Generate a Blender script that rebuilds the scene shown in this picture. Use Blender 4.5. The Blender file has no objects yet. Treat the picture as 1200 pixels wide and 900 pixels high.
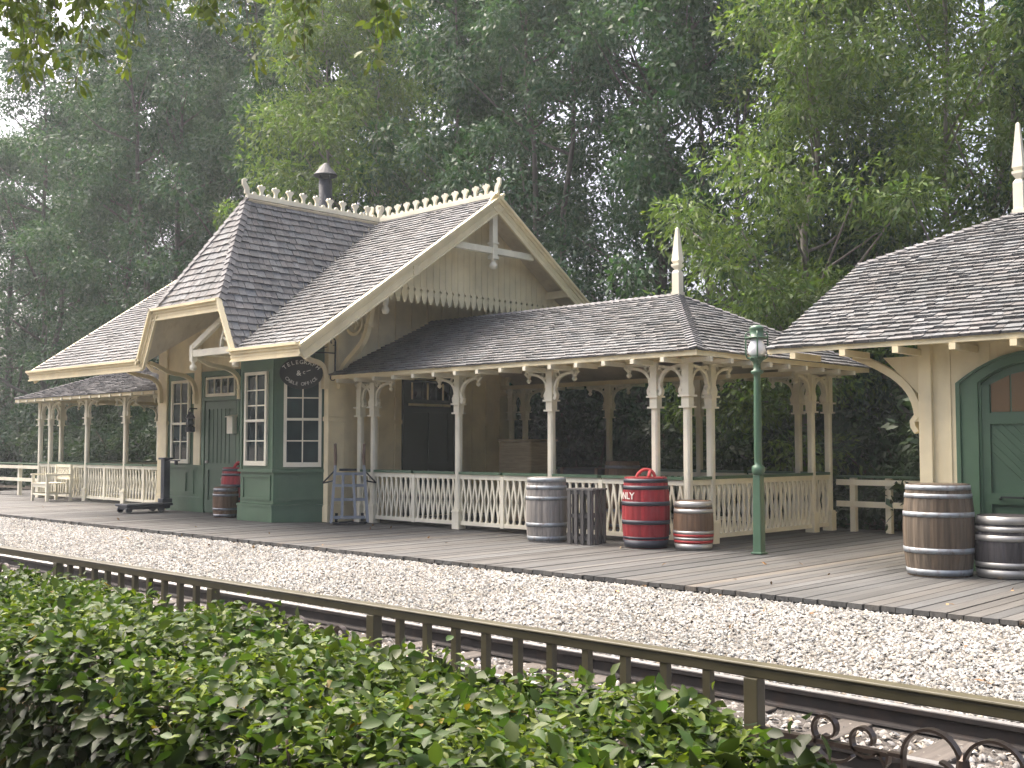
import bpy, math, random
import numpy as np
from mathutils import Vector, Matrix
random.seed(7)
S = bpy.context.scene
COL = S.collection
PI = math.pi
V = Vector

# ------------------------------------------------------------------ materials
def newmat(name):
    m = bpy.data.materials.new(name); m.use_nodes = True
    nt = m.node_tree; b = nt.nodes['Principled BSDF']
    return m, nt, b

def N(nt, t, **kw):
    n = nt.nodes.new(t)
    for k, v in kw.items():
        if k in n.inputs: n.inputs[k].default_value = v
        else: setattr(n, k, v)
    return n

def noise(nt, scale, detail=4, vec=None, rough=.55):
    n = N(nt, 'ShaderNodeTexNoise'); n.inputs['Scale'].default_value = scale
    n.inputs['Detail'].default_value = detail; n.inputs['Roughness'].default_value = rough
    if vec: nt.links.new(vec, n.inputs['Vector'])
    return n.outputs['Fac']

def ramp(nt, fac, stops):
    r = N(nt, 'ShaderNodeValToRGB'); e = r.color_ramp.elements
    while len(e) < len(stops): e.new(.5)
    for i, (p, c) in enumerate(stops):
        e[i].position = p; e[i].color = (*c, 1) if len(c) == 3 else c
    nt.links.new(fac, r.inputs['Fac']); return r.outputs['Color']

def mix(nt, a, b, fac, mode='MIX'):
    m = N(nt, 'ShaderNodeMix', data_type='RGBA', blend_type=mode)
    for i, s in ((6, a), (7, b), (0, fac)):
        if hasattr(s, 'links') or hasattr(s, 'is_linked'): nt.links.new(s, m.inputs[i])
        elif isinstance(s, (int, float)): m.inputs[i].default_value = s
        else: m.inputs[i].default_value = (*s, 1)
    return m.outputs[2]

def bump(nt, b, h, strength=.3, dist=.01):
    n = N(nt, 'ShaderNodeBump'); n.inputs['Strength'].default_value = strength
    n.inputs['Distance'].default_value = dist
    nt.links.new(h, n.inputs['Height']); nt.links.new(n.outputs['Normal'], b.inputs['Normal'])

def coords(nt, scale=(1, 1, 1), kind='Object'):
    t = N(nt, 'ShaderNodeTexCoord'); m = N(nt, 'ShaderNodeMapping')
    m.inputs['Scale'].default_value = scale
    nt.links.new(t.outputs[kind], m.inputs['Vector']); return m.outputs['Vector']

def paint(name, c, rough=.55, wear=(.35, .3, .22), amt=.5):
    """oil paint on wood: slight tone drift, vertical grime streaks, brush grain"""
    m, nt, b = newmat(name)
    v = coords(nt); vs = coords(nt, (9, 9, .7))
    d = tuple(x * .80 for x in c); l = tuple(min(1, x * 1.08) for x in c)
    base = ramp(nt, noise(nt, 1.7, 5, v), [(.3, d), (.7, l)])
    streak = ramp(nt, noise(nt, 1.0, 5, vs), [(.52, (0, 0, 0)), (.80, (amt, amt, amt))])
    col = mix(nt, base, tuple(x * w * 1.6 for x, w in zip(c, wear)), streak)
    nt.links.new(col, b.inputs['Base Color']); b.inputs['Roughness'].default_value = rough
    bump(nt, b, noise(nt, 6, 6, coords(nt, (14, 14, 1.2))), .25, .004)
    return m

def tinted(name, c, rough=.8, spread=.25, gscale=(3, 60, 3), bstr=.5, spec=.3, dark=.55):
    """a surface whose pieces each carry their own tint (face attribute), with grain along local axis"""
    m, nt, b = newmat(name)
    a = N(nt, 'ShaderNodeAttribute', attribute_name='tint')
    g = noise(nt, 1.0, 6, coords(nt, gscale), .65)
    gr = ramp(nt, g, [(.25, tuple(x * dark for x in c)), (.75, tuple(min(1, x * 1.2) for x in c))])
    big = ramp(nt, noise(nt, .8, 4, coords(nt)), [(.3, (.78, .78, .76)), (.7, (1.1, 1.1, 1.1))])
    col = mix(nt, mix(nt, gr, a.outputs['Color'], 1.0, 'MULTIPLY'), big, 1.0, 'MULTIPLY')
    nt.links.new(col, b.inputs['Base Color'])
    b.inputs['Roughness'].default_value = rough; b.inputs['Specular IOR Level'].default_value = spec
    bump(nt, b, g, bstr, .004)
    return m

def metal(name, c, rough=.5, metallic=.0, rust=None):
    m, nt, b = newmat(name)
    v = coords(nt)
    col = ramp(nt, noise(nt, 6, 5, v), [(.3, tuple(x * .75 for x in c)), (.7, tuple(min(1, x * 1.15) for x in c))])
    if rust:
        col = mix(nt, col, rust, ramp(nt, noise(nt, 14, 6, v), [(.5, (0, 0, 0)), (.7, (.8, .8, .8))]))
    nt.links.new(col, b.inputs['Base Color'])
    b.inputs['Roughness'].default_value = rough; b.inputs['Metallic'].default_value = metallic
    bump(nt, b, noise(nt, 30, 4, v), .15, .003)
    return m

def leafmat(name, c, trans=.35, rough=.45, back=None):
    m, nt, b = newmat(name)
    a = N(nt, 'ShaderNodeAttribute', attribute_name='tint')
    col = mix(nt, c, a.outputs['Color'], 1.0, 'MULTIPLY')
    nt.links.new(col, b.inputs['Base Color'])
    b.inputs['Roughness'].default_value = rough; b.inputs['Specular IOR Level'].default_value = .45 if rough < .4 else .22
    t = N(nt, 'ShaderNodeBsdfTranslucent')
    nt.links.new(mix(nt, col, (1.35, 1.5, .55), 1.0, 'MULTIPLY'), t.inputs['Color'])
    ms = N(nt, 'ShaderNodeMixShader'); ms.inputs[0].default_value = trans
    nt.links.new(b.outputs[0], ms.inputs[1]); nt.links.new(t.outputs[0], ms.inputs[2])
    nt.links.new(ms.outputs[0], nt.nodes['Material Output'].inputs['Surface'])
    return m

def bark(name, c):
    m, nt, b = newmat(name)
    v = coords(nt, (6, 6, 1.2))
    f = noise(nt, 1.6, 7, v, .65)
    nt.links.new(ramp(nt, f, [(.3, tuple(x * .5 for x in c)), (.7, tuple(x * 1.25 for x in c))]), b.inputs['Base Color'])
    b.inputs['Roughness'].default_value = .9; bump(nt, b, f, .8, .03)
    return m

M = {}
M['cream'] = paint('cream_paint', (.80, .70, .45), wear=(.55, .50, .42), amt=.55)
M['white'] = paint('white_paint', (.80, .76, .60), wear=(.55, .52, .46), amt=.5)
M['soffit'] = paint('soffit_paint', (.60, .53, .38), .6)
M['green'] = paint('green_paint', (.074, .138, .078), .42, (.5, .5, .5), .5)
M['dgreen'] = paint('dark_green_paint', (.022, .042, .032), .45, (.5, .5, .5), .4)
M['lampgreen'] = paint('lamp_green_paint', (.070, .140, .085), .35, (.5, .5, .5), .35)
M['shingle'] = tinted('cedar_shingle', (.155, .157, .158), .75, gscale=(40, 40, 2.5), bstr=.6, spec=.35)
M['darkshingle'] = tinted('dark_cedar_shingle', (.095, .095, .10), .75, gscale=(40, 40, 2.5), bstr=.6, spec=.35)  # same cedar shingle in a darker tone, for the left canopy roof
M['deck'] = tinted('weathered_deck', (.093, .094, .091), .62, gscale=(45, 1.2, 20), bstr=.6, spec=.45)
M['stave'] = tinted('barrel_stave', (.135, .105, .075), .7, gscale=(45, 45, 2), bstr=.7)
M['gstave'] = tinted('grey_barrel_stave', (.33, .305, .275), .7, gscale=(45, 45, 2), bstr=.7)
M['dstave'] = tinted('dark_barrel_stave', (.085, .078, .078), .6, gscale=(45, 45, 2), bstr=.7)
M['bstave'] = tinted('brown_barrel_stave', (.17, .105, .065), .65, gscale=(45, 45, 2), bstr=.7)
M['rstave'] = tinted('red_barrel_stave', (.31, .030, .036), .6, gscale=(30, 30, 2), bstr=.35, dark=.78)
M['crate'] = tinted('old_crate_wood', (.15, .145, .138), .8, gscale=(30, 30, 2.5), bstr=.6)
M['tan'] = tinted('tan_crate_wood', (.42, .33, .20), .75, gscale=(3, 3, 26), bstr=.4)
M['handle'] = tinted('worn_handle_wood', (.17, .11, .075), .6, gscale=(30, 30, 3))
M['truck'] = paint('blue_grey_paint', (.26, .285, .31), .6, (.5, .45, .4), .5)
M['hoop'] = metal('galvanised_hoop', (.30, .33, .35), .5, .35, (.16, .13, .11))
M['dhoop'] = metal('dark_hoop', (.20, .21, .23), .4, .7, (.08, .06, .05))
M['shoop'] = metal('bright_hoop', (.46, .45, .42), .42, .5)
M['blackhoop'] = metal('black_painted_hoop', (.03, .032, .045), .5)
M['redband'] = metal('red_painted_band', (.42, .04, .04), .5)
M['iron'] = metal('black_iron', (.018, .02, .022), .45, .3)
M['scaleiron'] = metal('blue_black_iron', (.028, .036, .05), .38, .2)
M['pipe'] = metal('stove_pipe', (.020, .024, .031), .6, .1)
M['olive'] = metal('olive_painted_rail', (.078, .070, .040), .42, 0)
M['scroll'] = metal('brown_iron_scroll', (.085, .066, .055), .3, .55)
M['railside'] = metal('rusty_rail', (.018, .015, .014), .8, .1, (.034, .022, .016))
M['railtop'] = metal('polished_rail_head', (.55, .54, .53), .42, .9)
M['sleeper'] = tinted('old_sleeper', (.105, .096, .088), .85, gscale=(30, 2, 30), bstr=.8)
M['rope'] = metal('red_rope', (.40, .05, .05), .8)
M['black'] = metal('black_board', (.014, .018, .017), .4)
M['letter'] = metal('pale_lettering', (.66, .66, .60), .6)
M['bark'] = bark('grey_bark', (.105, .098, .085))
M['bark2'] = bark('pale_bark', (.20, .18, .15))
M['twig'] = bark('hedge_twig', (.10, .075, .05))
M['leafA'] = leafmat('blue_green_leaf', (.046, .092, .056), .30)
M['leafB'] = leafmat('bright_green_leaf', (.098, .150, .046), .42)
M['leafC'] = leafmat('dark_green_leaf', (.036, .080, .036), .30)
M['leafS'] = leafmat('shade_shrub_leaf', (.034, .060, .030), .25)
M['leafH'] = leafmat('hedge_leaf', (.046, .088, .022), .30, .42)
M['leafO'] = leafmat('overhang_leaf', (.085, .115, .030), .45)
M['dry'] = metal('dry_leaf', (.42, .20, .07), .8)
M['litter'] = tinted('dry_litter', (.30, .19, .09), .8, gscale=(20, 20, 20)); M['door'] = paint('door_green', (.058, .11, .064), .42, (.5, .5, .5), .4)

m, nt, b = newmat('window_glass'); M['glass'] = m
nt.links.new(ramp(nt, noise(nt, 1.5, 2, coords(nt)), [(.35, (.010, .020, .022)), (.7, (.035, .060, .060))]), b.inputs['Base Color'])
b.inputs['Roughness'].default_value = .04; b.inputs['Specular IOR Level'].default_value = .6
bump(nt, b, noise(nt, 5, 2, coords(nt)), .05, .01)
m, nt, b = newmat('brown_glass'); M['bglass'] = m
b.inputs['Base Color'].default_value = (.16, .105, .055, 1); b.inputs['Roughness'].default_value = .25
m, nt, b = newmat('milk_glass'); M['milk'] = m
b.inputs['Base Color'].default_value = (.82, .83, .84, 1); b.inputs['Roughness'].default_value = .12
m, nt, b = newmat('lit_milk_glass'); M['lit'] = m
b.inputs['Base Color'].default_value = (.8, .7, .55, 1)
b.inputs['Emission Color'].default_value = (1, .55, .2, 1); b.inputs['Emission Strength'].default_value = 2.5

def groundmat(name, stops, scale, bs=.6, bd=.04):
    m, nt, b = newmat(name); v = coords(nt)
    f = noise(nt, scale, 8, v, .7); g = noise(nt, scale * .13, 4, v)
    c = mix(nt, ramp(nt, f, stops), ramp(nt, g, [(.3, (.6, .58, .55)), (.7, (1.1, 1.1, 1.1))]), 1.0, 'MULTIPLY')
    nt.links.new(c, b.inputs['Base Color']); b.inputs['Roughness'].default_value = .95
    bump(nt, b, f, bs, bd); return m
M['soil'] = groundmat('leaf_litter_soil', [(.3, (.03, .026, .018)), (.55, (.07, .055, .035)), (.75, (.12, .09, .055))], 9)
M['ballast'] = groundmat('ballast_bed', [(.3, (.12, .115, .105)), (.5, (.27, .26, .24)), (.7, (.38, .36, .33))], 30, .8)
M['dballast'] = groundmat('dark_ballast_bed', [(.3, (.04, .036, .032)), (.5, (.11, .10, .09)), (.7, (.2, .19, .17))], 30, .8)
M['stone'] = tinted('pale_stone', (.30, .297, .28), .85, gscale=(25, 25, 25), bstr=.3, dark=.75)
M['dstone'] = tinted('dark_stone', (.29, .275, .255), .85, gscale=(25, 25, 25), bstr=.3, dark=.7)

# ------------------------------------------------------------------ mesh builder
def unit(v): return V(v).normalized()
class MB:
    def __init__(s): s.v = []; s.f = []; s.t = []; s.mi = []; s.tint = (1, 1, 1); s.m = 0; s.smooth = False; s.sm = []
    def add(s, vs, fs):
        o = len(s.v); s.v += [tuple(p) for p in vs]
        for f in fs:
            s.f.append(tuple(i + o for i in f)); s.t.append(s.tint); s.mi.append(s.m); s.sm.append(s.smooth)
    def hexa(s, c):
        s.add(c, [(0, 3, 2, 1), (4, 5, 6, 7), (0, 1, 5, 4), (1, 2, 6, 5), (2, 3, 7, 6), (3, 0, 4, 7)])
    def box(s, x0, x1, y0, y1, z0, z1):
        s.hexa([(x0, y0, z0), (x1, y0, z0), (x1, y1, z0), (x0, y1, z0), (x0, y0, z1), (x1, y0, z1), (x1, y1, z1), (x0, y1, z1)])
    def fbox(s, fr, a0, a1, b0, b1, c0, c1):
        o, u, w, n = fr
        P = lambda a, b_, c: o + u * a + w * b_ + n * c
        s.hexa([P(a0, b0, c0), P(a1, b0, c0), P(a1, b1, c0), P(a0, b1, c0), P(a0, b0, c1), P(a1, b0, c1), P(a1, b1, c1), P(a0, b1, c1)])
    def bar(s, p, q, w, h, side=None):
        p, q = V(p), V(q); t = (q - p).normalized()
        if side is None: side = V((0, 0, 1)).cross(t) if abs(t.z) < .95 else V((1, 0, 0))
        side = (V(side) - t * V(side).dot(t)).normalized(); up = t.cross(side) if True else None
        a, b_ = side * w / 2, up * h / 2
        s.hexa([p - a - b_, p + a - b_, p + a + b_, p - a + b_, q - a - b_, q + a - b_, q + a + b_, q - a + b_])
    def sweep(s, pts, side, w, h, taper=None):
        pts = [V(p) for p in pts]; side = unit(side); n = len(pts); ring = []
        for i, p in enumerate(pts):
            t = (pts[min(i + 1, n - 1)] - pts[max(i - 1, 0)]).normalized(); up = t.cross(side).normalized()
            k = 1 if taper is None else 1 + (taper - 1) * i / (n - 1)
            a, b_ = side * w / 2, up * h * k / 2
            ring += [p - a - b_, p + a - b_, p + a + b_, p - a + b_]
        fs = [(0, 1, 2, 3), tuple(4 * (n - 1) + k for k in (3, 2, 1, 0))]
        for i in range(n - 1):
            for k in range(4):
                fs.append((4 * i + k, 4 * i + 4 + k, 4 * i + 4 + (k + 1) % 4, 4 * i + (k + 1) % 4))
        s.add(ring, fs)
    def tube(s, pts, r, n=8):
        pts = [V(p) for p in pts]; m_ = len(pts); ring = []
        ref = V((.3, .9, .2))
        for i, p in enumerate(pts):
            t = (pts[min(i + 1, m_ - 1)] - pts[max(i - 1, 0)]).normalized()
            a = t.cross(ref)
            if a.length < .05: a = t.cross(V((1, 0, 0)))
            a.normalize(); b_ = t.cross(a); rr = r[i] if isinstance(r, (list, tuple)) else r
            ring += [p + (a * math.cos(k * 2 * PI / n) + b_ * math.sin(k * 2 * PI / n)) * rr for k in range(n)]
        fs = [tuple(reversed(range(n))), tuple((m_ - 1) * n + k for k in range(n))]
        for i in range(m_ - 1):
            for k in range(n):
                fs.append((i * n + k, i * n + (k + 1) % n, (i + 1) * n + (k + 1) % n, (i + 1) * n + k))
        s.add(ring, fs)
    def lathe(s, prof, c=(0, 0, 0), n=16):
        c = V(c); ring = []
        for r, z in prof:
            ring += [c + V((r * math.cos(k * 2 * PI / n), r * math.sin(k * 2 * PI / n), z)) for k in range(n)]
        m_ = len(prof); fs = [tuple(reversed(range(n))), tuple((m_ - 1) * n + k for k in range(n))]
        for i in range(m_ - 1):
            for k in range(n):
                fs.append((i * n + k, i * n + (k + 1) % n, (i + 1) * n + (k + 1) % n, (i + 1) * n + k))
        s.add(ring, fs)
    def prism(s, poly, o, u, w, d0, d1):
        o, u, w = V(o), V(u), V(w); n = u.cross(w).normalized(); k = len(poly)
        vs = [o + u * a + w * b_ + n * d0 for a, b_ in poly] + [o + u * a + w * b_ + n * d1 for a, b_ in poly]
        fs = [tuple(reversed(range(k))), tuple(range(k, 2 * k))] + [(i, (i + 1) % k, k + (i + 1) % k, k + i) for i in range(k)]
        s.add(vs, fs)
    def slab(s, pts, d):        # polygon thickened downwards along its normal
        pts = [V(p) for p in pts]; k = len(pts)
        n = (pts[1] - pts[0]).cross(pts[2] - pts[0]).normalized()
        if n.z < 0: pts.reverse(); n = (pts[1] - pts[0]).cross(pts[2] - pts[0]).normalized()
        vs = [p - n * d[0] for p in pts] + [p - n * d[1] for p in pts]
        s.add(vs, [tuple(range(k)), tuple(reversed(range(k, 2 * k)))] + [(i, k + i, k + (i + 1) % k, (i + 1) % k) for i in range(k)])
    def build(s, name, mats, parent=None, bevel=0):
        me = bpy.data.meshes.new(name)
        off = V((0, 0, 0))
        if parent is not None: off = parent['_base'] if '_base' in parent else (0, 0, 0); off = V(off)
        me.from_pydata([tuple(V(p) - off) for p in s.v] if off.length else s.v, [], s.f)
        mats = mats if isinstance(mats, (list, tuple)) else [mats]
        for m_ in mats: me.materials.append(m_)
        if len(mats) > 1: me.polygons.foreach_set('material_index', s.mi)
        if any(s.sm): me.polygons.foreach_set('use_smooth', s.sm)
        a = me.attributes.new('tint', 'FLOAT_COLOR', 'FACE')
        a.data.foreach_set('color', np.array([(*t, 1) for t in s.t], dtype=np.float32).ravel())
        me.update()
        o = bpy.data.objects.new(name, me); COL.objects.link(o)
        if parent is not None:
            o.parent = parent; o['_base'] = tuple(off)
        if bevel:
            bv = o.modifiers.new('bevel', 'BEVEL'); bv.width = bevel; bv.segments = 2; bv.limit_method = 'ANGLE'; bv.angle_limit = .6
        return o

def tag(o, label=None, cat=None, group=None, kind=None):
    if label: o['label'] = label
    if cat: o['category'] = cat
    if group: o['group'] = group
    if kind: o['kind'] = kind
    return o
def thing(name, label, cat, loc=(0, 0, 0), group=None, world=True, rotz=0):
    """Empty at the base; when world, its parts are given in world coordinates"""
    o = bpy.data.objects.new(name, None); COL.objects.link(o); o.location = loc; o.empty_display_size = .2
    o.rotation_euler = (0, 0, rotz)
    if world: o['_base'] = tuple(loc)
    return tag(o, label, cat, group)
def kids(o): return [c for c in bpy.data.objects if c.parent == o]
def dup(o, parent=None):
    c = o.copy(); COL.objects.link(c)
    if parent is not None: c.parent = parent
    for k in kids(o): dup(k, c)
    return c
def jit(c=1.0, a=.12, warm=.03):
    k = c * random.uniform(1 - a, 1 + a); w = random.uniform(-warm, warm)
    return (k * (1 + w), k, k * (1 - w))
def lerp(a, b, t): return a + (b - a) * t
def arc(c, r, a0, a1, n, ax=(1, 0, 0), ay=(0, 0, 1)):
    c, ax, ay = V(c), V(ax), V(ay)
    return [c + ax * (r * math.cos(lerp(a0, a1, i / n))) + ay * (r * math.sin(lerp(a0, a1, i / n))) for i in range(n + 1)]
def bez(p0, p1, p2, p3, n=10):
    p0, p1, p2, p3 = map(V, (p0, p1, p2, p3)); out = []
    for i in range(n + 1):
        t = i / n; out.append(p0 * (1 - t) ** 3 + p1 * 3 * t * (1 - t) ** 2 + p2 * 3 * t * t * (1 - t) + p3 * t ** 3)
    return out

# ------------------------------------------------------------------ shingles
def shingles(mb, pts, exposure=.13, width=.14, th=.014, seed=0, wob=.012):
    """individual overlapping shingles over a convex planar polygon"""
    rnd = random.Random(seed)
    pts = [V(p) for p in pts]
    n = (pts[1] - pts[0]).cross(pts[2] - pts[0]).normalized()
    if n.z < 0: n = -n
    u = V((0, 0, 1)).cross(n).normalized(); w = n.cross(u)
    if w.z < 0: w = -w; u = -u
    o = pts[0]; q = [((p - o).dot(u), (p - o).dot(w)) for p in pts]
    def span(t):
        xs = []
        for i in range(len(q)):
            (a, b_), (c, d) = q[i], q[(i + 1) % len(q)]
            if abs(b_ - d) < 1e-6:
                if abs(b_ - t) < 1e-6: xs += [a, c]
            elif min(b_, d) - 1e-6 <= t <= max(b_, d) + 1e-6: xs.append(a + (c - a) * (t - b_) / (d - b_))
        return (min(xs), max(xs)) if xs else None
    t0 = min(b_ for a, b_ in q); t1 = max(b_ for a, b_ in q); t = t0 - .035
    while t < t1 - .02:
        top = min(t + exposure * 1.25, t1)
        s0, s1 = span(min(max(t, t0 + 1e-4), t1)), span(top - 1e-4)
        if s0 and s1:
            x = min(s0[0], s1[0]) - rnd.uniform(0, width); end = max(s0[1], s1[1])
            while x < end:
                wd = width * rnd.uniform(.6, 1.45); g = .004
                a0, a1 = max(x + g, s0[0]), min(x + wd - g, s0[1]); b0, b1 = max(x + g, s1[0]), min(x + wd - g, s1[1])
                x += wd
                if a1 - a0 < .01 and b1 - b0 < .01: continue
                a1 = max(a0, a1); b1 = max(b0, b1)
                k = rnd.uniform(-wob, wob) if t > t0 else rnd.uniform(-wob, wob) * .5
                hh = th * rnd.uniform(1.1, 2.1)
                br = rnd.choice((.78, .9, .96, 1, 1.03, 1.1, 1.18)) * rnd.uniform(.94, 1.05); wm = rnd.uniform(-.05, .05)
                mb.tint = (br * (1 + wm), br, br * (1 - wm * .6))
                P = lambda s_, t_, h_: o + u * s_ + w * t_ + n * h_
                vs = [P(a0, t + k, 0), P(a1, t + k, 0), P(a1, t + k, hh + .006), P(a0, t + k, hh + .006), P(b1, top, .003), P(b0, top, .003)]
                mb.add(vs, [(0, 1, 2, 3), (3, 2, 4, 5), (0, 3, 5), (1, 4, 2)])
        t += exposure
    mb.tint = (1, 1, 1)

def hipcap(mb, p, q, n1, n2, wd=.11, step=.13, th=.024):
    """overlapping cap shingles along a hip or ridge from p (low) to q (high)"""
    p, q = V(p), V(q); t = (q - p).normalized(); L = (q - p).length
    n1, n2 = unit(n1), unit(n2); up = (n1 + n2).normalized()
    d1 = t.cross(n1).normalized(); d2 = -t.cross(n2).normalized()
    if d1.dot(n2) > 0: d1 = -d1
    if d2.dot(n1) > 0: d2 = -d2
    k = 0.0
    while k < L:
        e = min(k + step * 1.3, L); br = random.uniform(.85, 1.3); mb.tint = (br, br * .99, br)
        a, b_ = p + t * k + up * (th + .022), p + t * e + up * (.020)
        for d, nn in ((d1, n1), (d2, n2)):
            vs = [a, a + d * wd, b_ + d * wd, b_, a - up * th, a + d * wd - nn * th, b_ + d * wd - nn * th, b_ - up * th]
            mb.hexa([V(x) for x in (vs[4], vs[5], vs[6], vs[7], vs[0], vs[1], vs[2], vs[3])])
        k += step
    mb.tint = (1, 1, 1)

def pnorm(a, b_, c):
    n = (V(b_) - V(a)).cross(V(c) - V(a)).normalized(); return n if n.z > 0 else -n

def window(parent, fr, w, h, rows, cols=2, ft=.055, split=None, mat='white', sill=True, depth=.05, name='window'):
    """sash window: frame and muntins one mesh, the panes a sub-part"""
    f = MB()
    f.fbox(fr, 0, ft, 0, h, 0, depth); f.fbox(fr, w - ft, w, 0, h, 0, depth)
    f.fbox(fr, ft, w - ft, 0, ft * 1.5, 0, depth); f.fbox(fr, ft, w - ft, h - ft, h, 0, depth)
    zs = [ft * 1.5, h - ft]
    if split:
        f.fbox(fr, ft, w - ft, split - .02, split + .025, 0, depth + .012); zs = [ft * 1.5, split, h - ft]
        rr = rows
    else: rr = [rows] if isinstance(rows, int) else rows
    for i in range(len(zs) - 1):
        n = rr[i]
        for k in range(1, n):
            z = lerp(zs[i], zs[i + 1], k / n); f.fbox(fr, ft, w - ft, z - .011, z + .011, .004, depth - .016)
    for c in range(1, cols):
        x = lerp(ft, w - ft, c / cols); f.fbox(fr, x - .011, x + .011, ft, h - ft, .002, depth - .018)
    o = f.build(name, M[mat], parent)
    g = MB(); g.fbox(fr, ft * .9, w - ft * .9, ft, h - ft * .9, -.01, .008); g.build('pane', M['glass'], o)
    return o
def frame(o, u): u = unit(u); w = V((0, 0, 1)); return (V(o), u, w, u.cross(w).normalized())
X3, Y3, Z3 = V((1, 0, 0)), V((0, 1, 0)), V((0, 0, 1))

# ================================================================== CAMERA
f_px, H = 1304.0, 1.35
xm = V((-1366, 72, f_px)).normalized(); yv = V((1250, 72, f_px)).normalized(); xv = -xm
yv = (yv - xv * xv.dot(yv)).normalized(); zv = xv.cross(yv)
R = Matrix((xv, yv, zv))                       # camera (x right, y down, z forward) -> world
right, up, back = R @ V((1, 0, 0)), R @ V((0, -1, 0)), R @ V((0, 0, -1))
cam = bpy.data.cameras.new('camera'); co = bpy.data.objects.new('camera', cam); COL.objects.link(co)
co.matrix_world = Matrix(((right.x, up.x, back.x, 0), (right.y, up.y, back.y, 0), (right.z, up.z, back.z, H), (0, 0, 0, 1)))
cam.sensor_width = 36; cam.lens = f_px / 1200 * 36; cam.clip_end = 2000; cam.clip_start = .05
S.camera = co

# ================================================================== LIGHT
SUN_EL, SUN_AZ = math.radians(62), math.radians(186)      # azimuth measured from +X towards +Y
w = bpy.data.worlds.new('World'); S.world = w; w.use_nodes = True
wn = w.node_tree; bg = wn.nodes['Background']
sky = wn.nodes.new('ShaderNodeTexSky'); sky.sky_type = 'NISHITA'; sky.sun_disc = False
sky.sun_elevation = SUN_EL; sky.sun_rotation = PI / 2 - SUN_AZ
sky.air_density = .55; sky.dust_density = 10.0; sky.ozone_density = .2
wn.links.new(sky.outputs[0], bg.inputs[0]); bg.inputs[1].default_value = .15
sun = bpy.data.lights.new('sun', 'SUN'); so = bpy.data.objects.new('sun', sun); COL.objects.link(so)
sun.energy = .8; sun.angle = math.radians(60); sun.color = (1, .985, .91)
sd = V((math.cos(SUN_EL) * math.cos(SUN_AZ), math.cos(SUN_EL) * math.sin(SUN_AZ), math.sin(SUN_EL)))
so.rotation_euler = sd.to_track_quat('Z', 'Y').to_euler()
S.view_settings.view_transform = 'Standard'; S.view_settings.look = 'None'
S.view_settings.exposure = 1.93; S.view_settings.gamma = 1
S.render.engine = 'CYCLES'
cy = S.cycles; cy.max_bounces = 6; cy.diffuse_bounces = 3; cy.glossy_bounces = 3; cy.transmission_bounces = 4
HAZE = .0010; cy.volume_bounces = 0; cy.use_denoising = True; cy.caustics_reflective = False; cy.caustics_refractive = False

# ================================================================== SETTING
def sheet(name, xs, ys, zf, mat):
    mb = MB(); nx = len(xs)
    vs = [(x, y, zf(x, y)) for y in ys for x in xs]
    fs = [(j * nx + i, j * nx + i + 1, (j + 1) * nx + i + 1, (j + 1) * nx + i) for j in range(len(ys) - 1) for i in range(nx - 1)]
    mb.smooth = True; mb.add(vs, fs)
    return tag(mb.build(name, mat), kind='structure')
sheet('ground', [-900, -300, -100, -40, 0, 40, 100, 300, 900], [-900, -100, 0, 20, 100, 300, 900], lambda x, y: -.34, M['soil'])
def berm_z(x, y):
    t = min(1, max(0, (y - 19.5) / 9)); t = t * t * (3 - 2 * t)
    return -.20 + t * (3.6 + .5 * math.sin(x * .31) + .4 * math.sin(x * .13 + 1)) - max(0, (y - 34)) * .12
sheet('berm', [-110 + 2.5 * i for i in range(57)], [16.9 + 1.2 * i for i in range(24)], berm_z, M['soil'])

def gz(y):                       # height of the stone bed across the track
    if y > 6.42: return lerp(-.165, -.055, min(1, max(0, (y - 6.42) / 2.2)))
    if y > 6.1: return lerp(-.27, -.165, (y - 6.1) / .32)
    return -.27
sheet('gravel_bed', [-70, -40, -20, -10, 0, 6], [6.42 + .2 * i for i in range(14)], lambda x, y: gz(y) - .012, M['ballast'])
sheet('track_bed', [-70, -40, -20, -10, 0, 6], [3.2, 4.0, 4.6, 5.2, 5.8, 6.1, 6.42], lambda x, y: gz(y) - .016, M['dballast'])

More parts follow.
